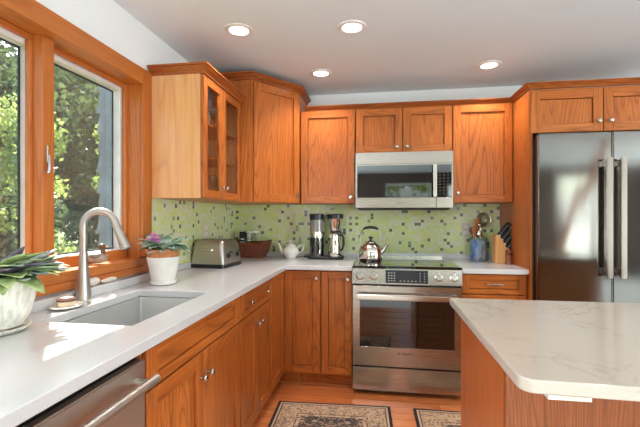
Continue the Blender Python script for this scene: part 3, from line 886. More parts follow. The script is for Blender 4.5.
m = MB(); m.tube([e + dd * 0.1225, e + dd * 0.126], [0.016, 0.015], 16); build('nozzle', m, grey_plastic, h)

# ------------------------------------------------------------------ dishwasher
t = thing('dishwasher', 'stainless dishwasher with a bar handle under the worktop', 'dishwasher', (XW + 0.02, -2.988, 0), R(90))
dw = 0.60; fx_ = XF + 0.004 - (XW + 0.02)
m = MB(); m.box(0, dw, -fx_ + 0.03, 0, 0.1, 0.862, 0, 0.002); m.box(0.02, dw - 0.02, -fx_ + 0.10, -0.02, 0.0, 0.0995, 0); build('body', m, black_plastic, t)
m = MB(); m.box(0.002, dw - 0.002, -fx_, -fx_ + 0.029, 0.115, 0.848, 0, 0.004, 2); d = build('door', m, steel_dark, t)
m = MB(); m.tube([(0.025, -fx_ - 0.048, 0.800), (dw - 0.020, -fx_ - 0.048, 0.800)], 0.0135, 16)
for x in (0.055, dw - 0.052): m.tube([(x, -fx_ + 0.001, 0.800), (x, -fx_ - 0.046, 0.800)], 0.010, 12)
build('handle', m, smooth_steel, d)

# ------------------------------------------------------------------ range
RX0, RX1 = 1.134, 1.892; rw = RX1 - RX0
t = thing('kitchen_range', 'stainless electric range with glass cooktop in the back run', 'range', (RX0, -0.012, 0))
yf = -0.650
m = MB(); m.box(0.003, rw - 0.003, yf, 0, 0.035, 0.905, 0, 0.002); m.box(0.03, rw - 0.03, yf + 0.05, -0.05, 0.0, 0.0345, 0); build('body', m, black_plastic, t)
m = MB(); m.box(0.0, rw, yf - 0.018, -0.001, 0.9055, 0.924, 0, 0.003, 2)
ck = build('cooktop', m, cooktop_glass, t)
for cx_, cy_, r_ in ((0.2, -0.20, 0.09), (0.2, -0.47, 0.11), (0.56, -0.20, 0.075), (0.56, -0.47, 0.10)):
    m = MB(); m.lathe([(r_ - 0.0015, 0.0), (r_, 0.0), (r_, 0.0004), (r_ - 0.0015, 0.0004), (r_ - 0.0015, 0.0)], (cx_, cy_, 0.9243), 40)
    build('burner_marking', m, print_grey, ck)
m = MB(); m.box(0.20, rw - 0.035, -0.055, -0.004, 0.9245, 0.940, 0, 0.004, 2); build('rear_vent', m, steel_bright, t)
# slanted control panel
m = MB(); m.prism([(yf - 0.001, 0.797), (yf - 0.030, 0.797), (yf - 0.016, 0.905), (yf - 0.001, 0.905)], 'x', 0.0, rw, 0, 0.002)
cp = build('control_panel', m, steel_m, t)
def on_panel(z): return yf - 0.030 + 0.014 * (z - 0.797) / 0.108
m = MB(); m.prism([(on_panel(0.808) + 0.001, 0.808), (on_panel(0.808) - 0.002, 0.808), (on_panel(0.897) - 0.002, 0.897), (on_panel(0.897) + 0.001, 0.897)], 'x', 0.235, 0.528, 0)
dsp = build('display', m, black_plastic, cp)
m = MB(); tilt = Matrix.Rotation(R(-7), 4, 'X')
for i in range(4):
    for j in range(3): m.box(0.252 + j * 0.020, 0.262 + j * 0.020, on_panel(0.82 + i * 0.018) - 0.0030, on_panel(0.82 + i * 0.018) - 0.0022, 0.82 + i * 0.018, 0.826 + i * 0.018)
for i in range(5): m.box(0.335 + i * 0.026, 0.345 + i * 0.026, on_panel(0.822) - 0.0030, on_panel(0.822) - 0.0022, 0.820, 0.825)
for i in range(4): m.box(0.470, 0.478, on_panel(0.82 + i * 0.018) - 0.0030, on_panel(0.82 + i * 0.018) - 0.0022, 0.82 + i * 0.018, 0.825 + i * 0.018); m.box(0.50, 0.508, on_panel(0.82 + i * 0.018) - 0.0030, on_panel(0.82 + i * 0.018) - 0.0022, 0.82 + i * 0.018, 0.825 + i * 0.018)
build('key_marking', m, print_white, dsp)
Kr = Matrix.Rotation(R(90 - 7), 4, 'X')
for kx in (0.055, 0.155, 0.600, 0.702):
    m = MB(); m.lathe([(0.0, 0.0), (0.026, 0.0), (0.026, 0.004), (0.020, 0.006), (0.0195, 0.026), (0.018, 0.029), (0.0, 0.029)], (kx, on_panel(0.852), 0.852), 28, 0, Kr)
    kb = build('knob', m, steel_bright, cp)
    m = MB(); m.lathe([(0.0262, 0.0), (0.0285, 0.0), (0.0285, 0.0022), (0.0262, 0.0022), (0.0262, 0.0)], (kx, on_panel(0.852), 0.852), 28, 0, Kr); build('collar', m, grey_plastic, kb)
    m = MB(); m.M = Matrix.Translation((kx, on_panel(0.852), 0.852)) @ Kr; m.box(-0.0015, 0.0015, 0.002, 0.017, 0.0292, 0.0300); build('pointer', m, print_grey, kb)
m = MB(); z0, z1 = 0.212, 0.783
m.box(0.002, rw - 0.002, yf - 0.028, yf - 0.002, z0, 0.350, 0, 0.002); m.box(0.002, rw - 0.002, yf - 0.028, yf - 0.002, 0.680, z1, 0, 0.002)
m.box(0.002, 0.052, yf - 0.028, yf - 0.002, 0.350, 0.680, 0, 0.0); m.box(rw - 0.052, rw - 0.002, yf - 0.028, yf - 0.002, 0.350, 0.680, 0)
dr_ = build('oven_door', m, steel_m, t)
m = MB(); m.box(0.0525, rw - 0.0525, yf - 0.0275, yf - 0.004, 0.3505, 0.6795); ow = build('window', m, oven_glass, dr_)
m = MB()
for zz in (0.40, 0.44, 0.48, 0.52, 0.56, 0.60): m.box(0.13, rw - 0.13, yf - 0.0279, yf - 0.0276, zz, zz + 0.002)
build('rack_lines', m, plain('rack_grey', L(40, 36, 34), 0.4), ow)
m = MB(); m.box(0.03, rw - 0.03, yf - 0.078, yf - 0.058, 0.700, 0.732, 0, 0.008, 3)
for x in (0.05, rw - 0.05): m.box(x - 0.012, x + 0.012, yf - 0.060, yf - 0.027, 0.706, 0.726, 0, 0.002)
build('handle', m, steel_bright, dr_)
m = MB(); m.box(0.002, rw - 0.002, yf - 0.024, yf - 0.002, 0.036, 0.200, 0, 0.003, 2); build('storage_drawer', m, steel_m, t)
lettering('logo_lettering', 'BOSCH', 0.020, print_grey, dr_, (rw / 2 + 0.01, yf - 0.0286, 0.308), (R(90), 0, 0), sx=1.25)
m = MB(); m.lathe([(0.0055, 0), (0.0075, 0), (0.0075, 0.0006), (0.0055, 0.0006), (0.0055, 0)], (rw / 2 - 0.052, yf - 0.0282, 0.308), 20, 0, Matrix.Rotation(R(90), 4, 'X')); build('logo_ring', m, print_grey, dr_)

# ------------------------------------------------------------------ microwave
t = thing('microwave_oven', 'stainless over-the-range microwave hung above the cooktop', 'microwave', (1.139, -0.012, 1.345))
mw = 0.748; yf = -0.378; o_ = 1.345
m = MB(); m.box(0.004, mw - 0.004, yf + 0.024, 0, 0.0, 0.438, 0, 0.002); m.box(0.02, mw - 0.02, yf + 0.05, -0.05, -0.014, -0.0005, 0, 0.002); build('body', m, black_plastic, t)
m = MB(); m.box(0, mw, yf, yf + 0.022, 0.345, 0.438, 0, 0.003, 2); build('vent_panel', m, steel_m, t)
m = MB(); m.box(0, 0.620, yf, yf + 0.022, 0.0, 0.082, 0, 0.002); m.box(0, 0.014, yf, yf + 0.022, 0.0825, 0.343, 0, 0.0); m.box(0.0145, 0.62, yf, yf + 0.022, 0.3345, 0.343, 0)
d = build('door', m, steel_m, t)
m = MB(); m.box(0.0145, 0.620, yf + 0.001, yf + 0.02, 0.0825, 0.334); w_ = build('window', m, black_glass, d)
m = MB()
for i in range(22):
    for j in range(5): m.box(0.05 + i * 0.024, 0.055 + i * 0.024, yf + 0.0004, yf + 0.0009, 0.10 + j * 0.022, 0.105 + j * 0.022)
build('screen_dots', m, plain('dot_grey', L(46, 42, 40), 0.4), w_)
m = MB(); m.box(0.594, 0.622, yf - 0.040, yf - 0.022, 0.084, 0.334, 0, 0.005, 2)
for z in (0.10, 0.31): m.box(0.600, 0.616, yf - 0.023, yf + 0.0005, z, z + 0.014)
build('handle', m, steel_bright, d)
m = MB(); m.box(0.6225, mw, yf, yf + 0.022, 0.0, 0.082, 0, 0.002); m.box(mw - 0.012, mw, yf, yf + 0.022, 0.0825, 0.343, 0); m.box(0.6225, mw - 0.0125, yf, yf + 0.022, 0.3345, 0.343); fr_ = build('control_frame', m, steel_m, t)
m = MB(); m.box(0.6225, mw - 0.0125, yf + 0.001, yf + 0.02, 0.0825, 0.334); pnl = build('control_panel', m, black_glass, t)
m = MB()
for i in range(9):
    for j in range(3): m.box(0.645 + j * 0.030, 0.654 + j * 0.030, yf + 0.0004, yf + 0.0009, 0.105 + i * 0.024, 0.112 + i * 0.024)
build('key_marking', m, print_grey, pnl)
lettering('logo_lettering', 'BOSCH', 0.019, print_grey, d, (0.36, yf - 0.0004, 0.040), (R(90), 0, 0), sx=1.25)

# ------------------------------------------------------------------ refrigerator
t = thing('refrigerator', 'stainless french-door refrigerator at the right end', 'refrigerator', (2.366, -0.02, 0))
fw = 0.915; yf = -0.70; zt = 1.826
m = MB(); m.box(0, fw, yf + 0.075, 0, 0.03, zt - 0.012, 0, 0.004); m.box(0.03, fw - 0.03, yf + 0.12, -0.03, 0.0, 0.0295); build('body', m, plain('dark_grey_case', L(70, 66, 64), 0.4), t)
m = MB(); m.box(0.0, 0.445, yf, yf + 0.07, 0.70, zt, 0, 0.007, 3); m1 = build('door', m, steel_fridge, t)
m = MB(); m.box(0.450, fw, yf, yf + 0.07, 0.70, zt, 0, 0.007, 3); m2 = build('door', m, steel_fridge, t)
m = MB(); m.box(0.0, fw, yf, yf + 0.07, 0.06, 0.692, 0, 0.007, 3); m3 = build('freezer_drawer', m, steel_fridge, t)
for x, dd_ in ((0.405, m1), (0.485, m2)):
    m = MB(); m.box(x - 0.017, x + 0.017, yf - 0.060, yf - 0.042, 0.885, 1.655, 0, 0.004, 2)
    for z in (0.90, 1.60): m.box(x - 0.014, x + 0.014, yf - 0.044, yf + 0.001, z, z + 0.04, 0, 0.002)
    build('handle', m, plain('bar_steel', L(158, 148, 138), 0.28, 1.0, 0.0), dd_)
m = MB(); m.box(0.1, fw - 0.1, yf - 0.060, yf - 0.042, 0.60, 0.634, 0, 0.004, 2)
for x in (0.12, fw - 0.16): m.box(x, x + 0.04, yf - 0.044, yf + 0.001, 0.603, 0.631, 0, 0.002)
build('handle', m, steel_m, m3)

# ------------------------------------------------------------------ island
t = thing('kitchen_island', 'oak kitchen island base under the near white worktop', 'island', (1.695, -2.29, 0))
m = MB(); m.box(0.0, 1.55, 0.018, 0.585, 0.0, 0.878, 0, 0.001); build('body', m, side_panel_m, t)
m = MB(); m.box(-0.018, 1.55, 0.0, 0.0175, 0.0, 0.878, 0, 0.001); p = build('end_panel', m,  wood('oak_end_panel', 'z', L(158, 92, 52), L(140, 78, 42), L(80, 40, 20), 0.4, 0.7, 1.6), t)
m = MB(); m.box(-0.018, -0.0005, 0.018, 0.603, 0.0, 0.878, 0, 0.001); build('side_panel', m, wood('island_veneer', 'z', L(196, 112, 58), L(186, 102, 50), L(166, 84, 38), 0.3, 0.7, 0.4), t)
m = MB(); m.box(0.0, 0.09, -0.246, -0.0005, 0.8690, 0.8820, 0, 0.001)
tag(build('support_bracket', m, plain('painted_bracket', L(206, 212, 196), 0.5), None, (0, 0, 0)), 'flat pale steel bracket under the overhang of the island worktop', 'bracket').location = (1.690, -2.29, 0)
m = MB()
cpt = [(1.632, -1.672)]
r0 = 0.034; x0, y0 = 1.632, -2.545
for i in range(7):
    a = PI + i / 6 * PI / 2
    cpt.append((x0 + r0 + r0 * math.cos(a), y0 + r0 + r0 * math.sin(a)))
cpt += [(3.3, -2.60), (3.3, -1.650)]
m.prism(cpt, 'z', 0.8825, 0.914)
o = build('island_worktop', m, quartz_island, None, (1.632, -1.67, 0.879), bevel=0.004)
tag(o, 'large veined white quartz worktop of the island in the near right corner', 'countertop')

# ------------------------------------------------------------------ rugs
def rug(cx, cy, w, h, label, rz):
    m = MB(); m.box(-w / 2, w / 2, -h / 2, h / 2, 0.0005, 0.009, 0, 0.003, 2)
    o = build('patterned_rug', m, rug_mat('rug_pattern', w / 2, h / 2)); o.location = (cx, cy, 0); o.rotation_euler = (0, 0, rz)
    tag(o, label, 'rug')
rug(1.045, -1.46, 0.755, 1.20, 'patterned tan and charcoal rug in front of the corner and range', R(2.5))
rug(1.98, -1.13, 0.86, 0.58, 'patterned grey rug lying between the range and the island', R(1))

# ------------------------------------------------------------------ things on the worktop
ZC = 0.9145
# toaster
t = thing('toaster', 'brushed steel four-slice toaster with round dials in the corner', 'toaster', (0.141, -0.765, ZC), R(-6))
w, d_ = 0.262, 0.285
m = MB(); m.loft([(0, 0, w - 0.01, d_ - 0.01, 0.02, 0.0), (0, 0, w + 0.004, d_ + 0.004, 0.022, 0.004), (0, 0, w + 0.004, d_ + 0.004, 0.022, 0.026), (0, 0, w, d_, 0.022, 0.028)]); build('base', m, black_plastic, t)
m = MB(); m.loft([(0, 0, w, d_, 0.022, 0.0285), (0, 0, w - 0.002, d_ - 0.004, 0.024, 0.06), (0, 0, w - 0.02, d_ - 0.02, 0.03, 0.14), (0, 0, w - 0.036, d_ - 0.034, 0.034, 0.175), (0, 0, w - 0.056, d_ - 0.056, 0.034, 0.190), (0, 0, w - 0.10, d_ - 0.10, 0.03, 0.196)], n=7)
bd = build('body', m, steel('toaster_steel', L(178, 170, 162), 0.36, 'x', 0.02), t)
m = MB()
for sy in (-0.045, 0.045):
    m.box(-0.085, 0.085, sy - 0.013, sy + 0.013, 0.1945, 0.1972)
build('bread_slot', m, black_plastic, bd)
m = MB(); yq = -d_ / 2 + 0.002
m.tube([(-0.055, yq + 0.004, 0.128), (-0.052, yq - 0.003, 0.128), (0.04, yq - 0.003, 0.128), (0.043, yq + 0.004, 0.128)], 0.0085, 12); build('crumb_handle', m, steel_bright, bd)
for ly in (-0.07, 0.065):
    m = MB(); m.lathe([(0.0, 0), (0.017, 0), (0.016, 0.014), (0.0, 0.015)], (w / 2 - 0.006, ly, 0.085), 20, 0, Matrix.Rotation(R(90), 4, 'Y')); build('dial', m, black_plastic, t)
    m = MB(); m.box(w / 2 - 0.006, w / 2 + 0.014, ly + 0.02, ly + 0.05, 0.105, 0.113, 0, 0.003); build('lever', m, black_plastic, t)

# wicker basket with bag and canister
t = thing('wicker_basket', 'reddish brown wicker basket in the corner beside the toaster', 'basket', (0.200, -0.150, ZC), R(0))
m = MB()
def bsec(w, d, z): return (0, 0, w, d, 0.05, z)
m.loft([bsec(0.24, 0.14, 0.0), bsec(0.255, 0.15, 0.015), bsec(0.31, 0.18, 0.08), bsec(0.34, 0.20, 0.118), bsec(0.345, 0.205, 0.126), bsec(0.33, 0.19, 0.126), bsec(0.325, 0.185, 0.11), bsec(0.24, 0.135, 0.012)], n=8)
for v in m.bm.verts:
    if v.co.z > 0.09: v.co.z += 0.022 * (abs(v.co.x) / 0.16) ** 2
build('wall', m, wicker, t)
m = MB(); ring = []
for i in range(41):
    a = 2 * PI * i / 40; ca, sa = math.cos(a), math.sin(a)
    x = 0.171 * math.copysign(abs(ca) ** 0.7, ca); y = 0.101 * math.copysign(abs(sa) ** 0.7, sa)
    ring.append((x, y, 0.128 + 0.022 * (abs(x) / 0.16) ** 2))
m.tube(ring, 0.006, 8, caps=False); build('rim', m, wicker, t)
t = thing('coffee_bag', 'black foil coffee bag with a white label standing in the basket', 'bag', (0.122, -0.145, ZC + 0.0125))
m = MB(); m.loft([(0, 0, 0.07, 0.045, 0.012, 0), (0, 0, 0.072, 0.05, 0.014, 0.05), (0, 0, 0.07, 0.04, 0.012, 0.15), (0, 0, 0.072, 0.014, 0.005, 0.195), (0, 0, 0.072, 0.008, 0.003, 0.215)]); bg = build('pouch', m, black_plastic, t)
m = MB(); m.box(-0.024, 0.024, -0.0258, -0.0248, 0.10, 0.128); m.box(-0.015, 0.015, -0.0258, -0.0248, 0.145, 0.155); build('label_patch', m, white_plastic, bg)
t = thing('storage_canister', 'clear canister with a pale flat lid standing in the basket', 'canister', (0.208, -0.145, ZC + 0.0125))
m = MB(); m.loft([(0, 0, 0.085, 0.08, 0.014, 0), (0, 0, 0.09, 0.085, 0.014, 0.01), (0, 0, 0.09, 0.085, 0.014, 0.205)]); build('jar', m, ware_glass, t)
m = MB(); m.loft([(0, 0, 0.075, 0.07, 0.014, 0.006), (0, 0, 0.075, 0.07, 0.014, 0.11)]); build('contents', m, plain('beans', L(120, 110, 84), 0.8, 0, 0.3, 90), t)
m = MB(); m.loft([(0, 0, 0.094, 0.089, 0.014, 0.206), (0, 0, 0.096, 0.09, 0.014, 0.212), (0, 0, 0.094, 0.088, 0.014, 0.222)]); build('lid', m, white_plastic, t)

# teapot
t = thing('teapot', 'white porcelain teapot with curved spout on the back worktop', 'teapot', (0.558, -0.150, ZC))
m = MB(); m.lathe([(0.0, 0.0), (0.042, 0.0), (0.044, 0.006), (0.058, 0.018), (0.070, 0.042), (0.072, 0.062), (0.062, 0.086), (0.050, 0.097), (0.047, 0.100), (0.0, 0.100)], segs=36); bd = build('body', m, white_ceramic, t)
m = MB(); m.lathe([(0.050, 0.1005), (0.049, 0.106), (0.036, 0.118), (0.016, 0.126), (0.006, 0.129), (0.005, 0.137), (0.010, 0.146), (0.008, 0.155), (0.0, 0.158)], segs=30); build('lid', m, white_ceramic, t)
m = MB(); m.tube([(-0.060, 0, 0.035), (-0.078, 0, 0.048), (-0.090, 0, 0.075), (-0.097, 0, 0.100), (-0.108, 0, 0.120), (-0.116, 0, 0.126)], [0.020, 0.017, 0.013, 0.010, 0.008, 0.008], 14); build('spout', m, white_ceramic, t)
m = MB(); m.tube([(0.058, 0, 0.085), (0.075, 0, 0.108), (0.098, 0, 0.116), (0.115, 0, 0.102), (0.112, 0, 0.078), (0.094, 0, 0.056), (0.066, 0, 0.042)], 0.006, 10); build('handle', m, white_ceramic, t)

# coffee maker
t = thing('coffee_maker', 'black and steel drip coffee maker left of the range', 'coffee maker', (0.875, -0.170, ZC))
m = MB(); m.loft([(0, 0, 0.300, 0.15, 0.03, 0), (0, 0, 0.304, 0.154, 0.032, 0.006), (0, 0, 0.304, 0.154, 0.032, 0.020), (0, 0, 0.298, 0.148, 0.03, 0.024)]); build('base', m, black_plastic, t)
m = MB(); m.lathe([(0.0, 0.0245), (0.062, 0.0245), (0.062, 0.182), (0.0, 0.182)], (-0.082, 0, 0), 32); build('tower', m, black_glass, t)
m = MB(); m.lathe([(0.0, 0.1825), (0.0635, 0.1825), (0.0635, 0.232), (0.0, 0.232)], (-0.082, 0, 0), 32); build('steel_band', m, steel_mirror, t)
m = MB(); m.lathe([(0.0, 0.2325), (0.061, 0.2325), (0.061, 0.335), (0.0, 0.335)], (-0.082, 0, 0), 32); build('water_tank', m, plain('smoked_tank', L(128, 124, 116), 0.12), t)
m = MB(); m.lathe([(0.0, 0.3355), (0.063, 0.3355), (0.064, 0.378), (0.058, 0.384), (0.0, 0.384)], (-0.082, 0, 0), 32); build('lid', m, black_plastic, t)
m = MB(); m.lathe([(0.0, 0.345), (0.070, 0.345), (0.072, 0.378), (0.064, 0.384), (0.0, 0.384)], (0.078, 0, 0), 32); m.box(-0.03, 0.02, -0.015, 0.015, 0.35, 0.376); build('brew_head', m, black_plastic, t)
m = MB(); m.lathe([(0.0, 0.242), (0.040, 0.242), (0.046, 0.262), (0.064, 0.3445), (0.0, 0.3445)], (0.078, 0, 0), 32); build('filter_cone', m, steel_mirror, t)
m = MB(); m.box(0.03, 0.12, 0.050, 0.068, 0.024, 0.36, 0, 0.004); build('column', m, black_plastic, t)
c2 = thing('thermal_carafe', 'steel thermal carafe with black handle standing in the coffee maker', 'carafe', (0.953, -0.190, ZC + 0.0246))
m = MB(); m.lathe([(0.0, 0.0), (0.058, 0.0), (0.060, 0.006), (0.057, 0.05), (0.048, 0.13), (0.041, 0.185), (0.043, 0.195), (0.0, 0.195)], segs=32); build('body', m, steel_mirror, c2)
m = MB(); m.lathe([(0.0, 0.1955), (0.040, 0.1955), (0.040, 0.205), (0.022, 0.210), (0.0, 0.210)], segs=24); build('lid', m, black_plastic, c2)
m = MB(); m.tube([(0.040, -0.02, 0.180), (0.064, -0.03, 0.182), (0.076, -0.034, 0.16), (0.076, -0.034, 0.10), (0.066, -0.03, 0.065), (0.05, -0.022, 0.05)], [0.009, 0.009, 0.010, 0.010, 0.009, 0.007], 10); build('handle', m, black_plastic, c2)
m = MB(); m.tube([(0.728, -0.12, ZC + 0.006), (0.70, -0.10, ZC + 0.03), (0.672, -0.075, ZC + 0.018), (0.66, -0.06, ZC + 0.005), (0.69, -0.045, ZC + 0.005), (0.76, -0.045, ZC + 0.005)], 0.0035, 8)
tag(build('power_cord', m, black_plastic, None, (0.7, -0.1, ZC)), 'short black power cord curling between teapot and coffee maker', 'cord')

# kettle
t = thing('kettle', 'polished steel kettle with arched black handle on the cooktop', 'kettle', (1.258, -0.34, 0.9250), R(0))
m = MB(); m.lathe([(0.0, 0.0), (0.088, 0.0), (0.094, 0.008), (0.096, 0.03), (0.094, 0.075), (0.086, 0.108), (0.066, 0.132), (0.046, 0.142), (0.0, 0.142)], segs=40); build('body', m, steel_mirror, t)
m = MB(); m.lathe([(0.046, 0.1425), (0.044, 0.150), (0.024, 0.160), (0.006, 0.163), (0.0, 0.163)], segs=28); ld = build('lid', m, steel_mirror, t)
m = MB(); m.lathe([(0.0, 0.1635), (0.006, 0.1635), (0.010, 0.172), (0.019, 0.182), (0.017, 0.192), (0.0, 0.195)], segs=20); build('lid_knob', m, black_plastic, ld)
m = MB(); m.tube([(0.076, -0.01, 0.062), (0.102, -0.012, 0.085), (0.120, -0.014, 0.115), (0.136, -0.016, 0.135)], [0.024, 0.018, 0.013, 0.011], 14); build('spout', m, steel_mirror, t)
m = MB(); ptz = [(-0.080, 0, 0.105), (-0.082, 0, 0.17), (-0.076, 0, 0.225), (-0.058, 0, 0.252)]
m.tube(ptz, 0.0065, 10); m.tube([(-x, y, z) for x, y, z in ptz], 0.0065, 10); hd = build('handle', m, steel_bright, t)
m = MB(); m.tube([(-0.060, 0, 0.250), (-0.04, 0, 0.262), (0, 0, 0.267), (0.04, 0, 0.262), (0.060, 0, 0.250)], [0.008, 0.011, 0.0115, 0.011, 0.008], 12); build('grip', m, black_plastic, hd)

# crock with utensils
cxk, cyk = 2.135, -0.125
t = thing('utensil_crock', 'blue and grey glazed pottery crock holding utensils', 'crock', (cxk, cyk, ZC))
m = MB(); m.lathe([(0.0, 0.0), (0.060, 0.0), (0.064, 0.006), (0.066, 0.04), (0.063, 0.10), (0.064, 0.165), (0.067, 0.186), (0.064, 0.190), (0.058, 0.186), (0.057, 0.04), (0.054, 0.012), (0.0, 0.010)], segs=40); build('pot', m, crock_m, t)
m = MB(); m.lathe([(0.0660, 0.168), (0.0685, 0.174), (0.069, 0.187), (0.0672, 0.1905), (0.0645, 0.1905)], segs=40); build('rim', m, plain('green_glaze', L(112, 128, 108), 0.25), t)
tw = wood('spoon_wood', 'z', L(196, 128, 82), L(180, 108, 66), L(140, 80, 44), 0.5)
def utensil(name, label, base, top, mat, fn):
    b0 = Vector(base); t0 = Vector(top); ax = (t0 - b0)
    o = thing(name, label, 'utensil', (cxk + base[0], cyk + base[1], ZC + 0.014 + base[2]), 0, 'utensils in the blue crock')
    m = MB(); fn(m, ax); build('handle_and_head', m, mat, o)
    return o
def spat(m, ax):
    n = ax.normalized(); L_ = ax.length
    m.tube([(0, 0, 0), ax * 0.68], [0.006, 0.007], 8)
    m.tube([ax * 0.66, ax * 0.74, ax * 0.95, ax], [0.010, 0.020, 0.022, 0.016], 12, flat=0.25)
def spoon(m, ax):
    m.tube([(0, 0, 0), ax * 0.8], [0.005, 0.006], 8); m.tube([ax * 0.78, ax * 0.86, ax * 0.95, ax], [0.008, 0.019, 0.018, 0.006], 12, flat=0.35)
utensil('wooden_spatula', 'wide wooden spatula standing upright in the blue crock', (-0.006, 0.026, 0), (-0.012, 0.004, 0.335), tw, spat)
utensil('wooden_spoon', 'dark wooden spoon leaning left in the blue crock', (-0.030, -0.004, 0), (-0.058, -0.010, 0.262), plain('dark_spoon', L(120, 70, 44), 0.5), spoon)
utensil('wooden_spoon', 'reddish wooden spoon between the spatula and the left spoon', (-0.012, -0.034, 0), (-0.040, -0.010, 0.272), tw, spoon)
def ladle(m, ax):
    m.tube([(0, 0, 0), ax * 0.86], [0.0035, 0.0035], 8); c = ax
    m.ball(c, 0.026, 0.022, 0.016)
utensil('steel_ladle', 'small steel ladle leaning right in the blue crock', (0.014, 0.006, 0), (0.012, 0.010, 0.278), steel_bright, ladle)
utensil('steel_spoon', 'steel serving spoon low at the right rim of the blue crock', (0.034, -0.018, 0), (0.004, -0.012, 0.232), steel_bright, spoon)
o = thing('mesh_strainer', 'round wire mesh strainer standing tallest in the blue crock', 'utensil', (cxk + 0.004, cyk + 0.036, ZC + 0.014), 0, 'utensils in the blue crock')
m = MB(); m.tube([(0.0, 0, 0), (0.018, 0, 0.20), (0.026, 0, 0.262)], 0.0035, 8)
ring = [(0.046 + 0.058 * math.cos(a), 0, 0.322 + 0.058 * math.sin(a)) for a in [2 * PI * i / 36 for i in range(37)]]
m.tube(ring, 0.0028, 8, caps=False); build('frame', m, steel_bright, o)
m = MB(); m.M = Matrix.Translation((0.046, 0, 0.322)) @ Matrix.Rotation(R(90), 4, 'X')
m.lathe([(0.056, 0.0), (0.050, -0.014), (0.035, -0.026), (0.015, -0.032), (0.0, -0.033)], segs=30); build('mesh_bowl', m, smoke_glass, o, normals=False)

# knife block
t = thing('knife_block', 'pale wooden slanted knife block beside the tall panel', 'knife block', (2.215, -0.265, ZC))
m = MB(); m.prism([(0.0, 0.0), (0.105, 0.0), (0.105, 0.085), (0.030, 0.215), (0.006, 0.222), (0.0, 0.20)], 'y', -0.045, 0.045, 0, 0.003)
build('block', m, wood('beech', 'z', L(226, 172, 112), L(214, 156, 96), L(190, 128, 72), 0.45, 0.7, 0.4), t)
sl = Vector((0.075, 0, -0.13)); nd = Vector((0.60, 0, 0.80)).normalized()
labs = ['topmost at the rear', 'topmost at the front', 'second row at the rear', 'second row at the front', 'third row at the rear', 'third row at the front', 'lowest at the rear', 'lowest at the front']
i = 0
for rr_, kf in enumerate((0.06, 0.32, 0.58, 0.84)):
    for sy in (0.022, -0.022):
        p0 = Vector((0.030, 0, 0.215)) + sl * kf
        L_ = [0.135, 0.125, 0.105, 0.09][rr_] - (0.006 if sy < 0 else 0)
        kn = thing('kitchen_knife', 'black handled knife in the wooden block, ' + labs[i], 'knife', (2.215 + p0.x, -0.265 + sy, ZC + p0.z), 0, 'knives in the wooden block')
        nd_ = (nd + Vector((0, -0.05 if sy < 0 else 0.05, 0))).normalized()
        m = MB(); m.tube([nd_ * 0.003, nd_ * 0.012], [0.011, 0.011], 10, flat=0.7); build('bolster', m, steel_bright, kn)
        side = Vector((0.8, 0, -0.6))
        m = MB(); m.tube([nd_ * 0.0125, nd_ * 0.03, nd_ * (L_ * 0.6), nd_ * (L_ - 0.012) + side * 0.004, nd_ * L_ + side * 0.008], [0.0125, 0.0135, 0.012, 0.0145, 0.010], 10, flat=0.72); build('handle', m, black_plastic, kn)
        i += 1
t = thing('pepper_mill', 'small turned dark wooden pepper mill beside the knife block', 'pepper mill', (2.298, -0.352, ZC))
m = MB(); m.lathe([(0.0, 0.0), (0.026, 0.0), (0.027, 0.012), (0.022, 0.024), (0.019, 0.045), (0.024, 0.066), (0.022, 0.072), (0.0, 0.072)], segs=28); build('body', m, wood('walnut', 'z', L(150, 92, 62), L(130, 76, 50), L(92, 50, 30), 0.3), t)
m = MB(); m.lathe([(0.012, 0.0725), (0.014, 0.078), (0.023, 0.090), (0.021, 0.104), (0.010, 0.112), (0.006, 0.116), (0.007, 0.122), (0.0, 0.126)], segs=28); build('head', m, wood('walnut_head', 'z', L(150, 92, 62), L(130, 76, 50), L(92, 50, 30), 0.3), t)

# outlets
def outlet(loc, rz, label):
    t = thing('wall_outlet', label, 'outlet', loc, rz)
    m = MB(); m.box(-0.035, 0.035, -0.005, 0, -0.057, 0.057, 0, 0.002); build('cover_plate', m, plain('almond_plastic', L(206, 196, 170), 0.4), t)
    for z in (-0.025, 0.025):
        m = MB(); m.box(-0.016, 0.016, -0.0075, -0.0052, z - 0.014, z + 0.014, 0, 0.001); s_ = build('socket', m, white_plastic, t)
        m = MB(); m.box(-0.007, -0.005, -0.0080, -0.0076, z - 0.005, z + 0.005); m.box(0.005, 0.007, -0.0080, -0.0076, z - 0.005, z + 0.005); build('slots', m, grey_plastic, s_)
outlet((XW + 0.0095, -0.63, 1.165), R(90), 'almond wall outlet in the mosaic above the toaster')
outlet((2.060, -0.0095, 1.165), 0, 'almond wall outlet in the mosaic left of the utensil crock')

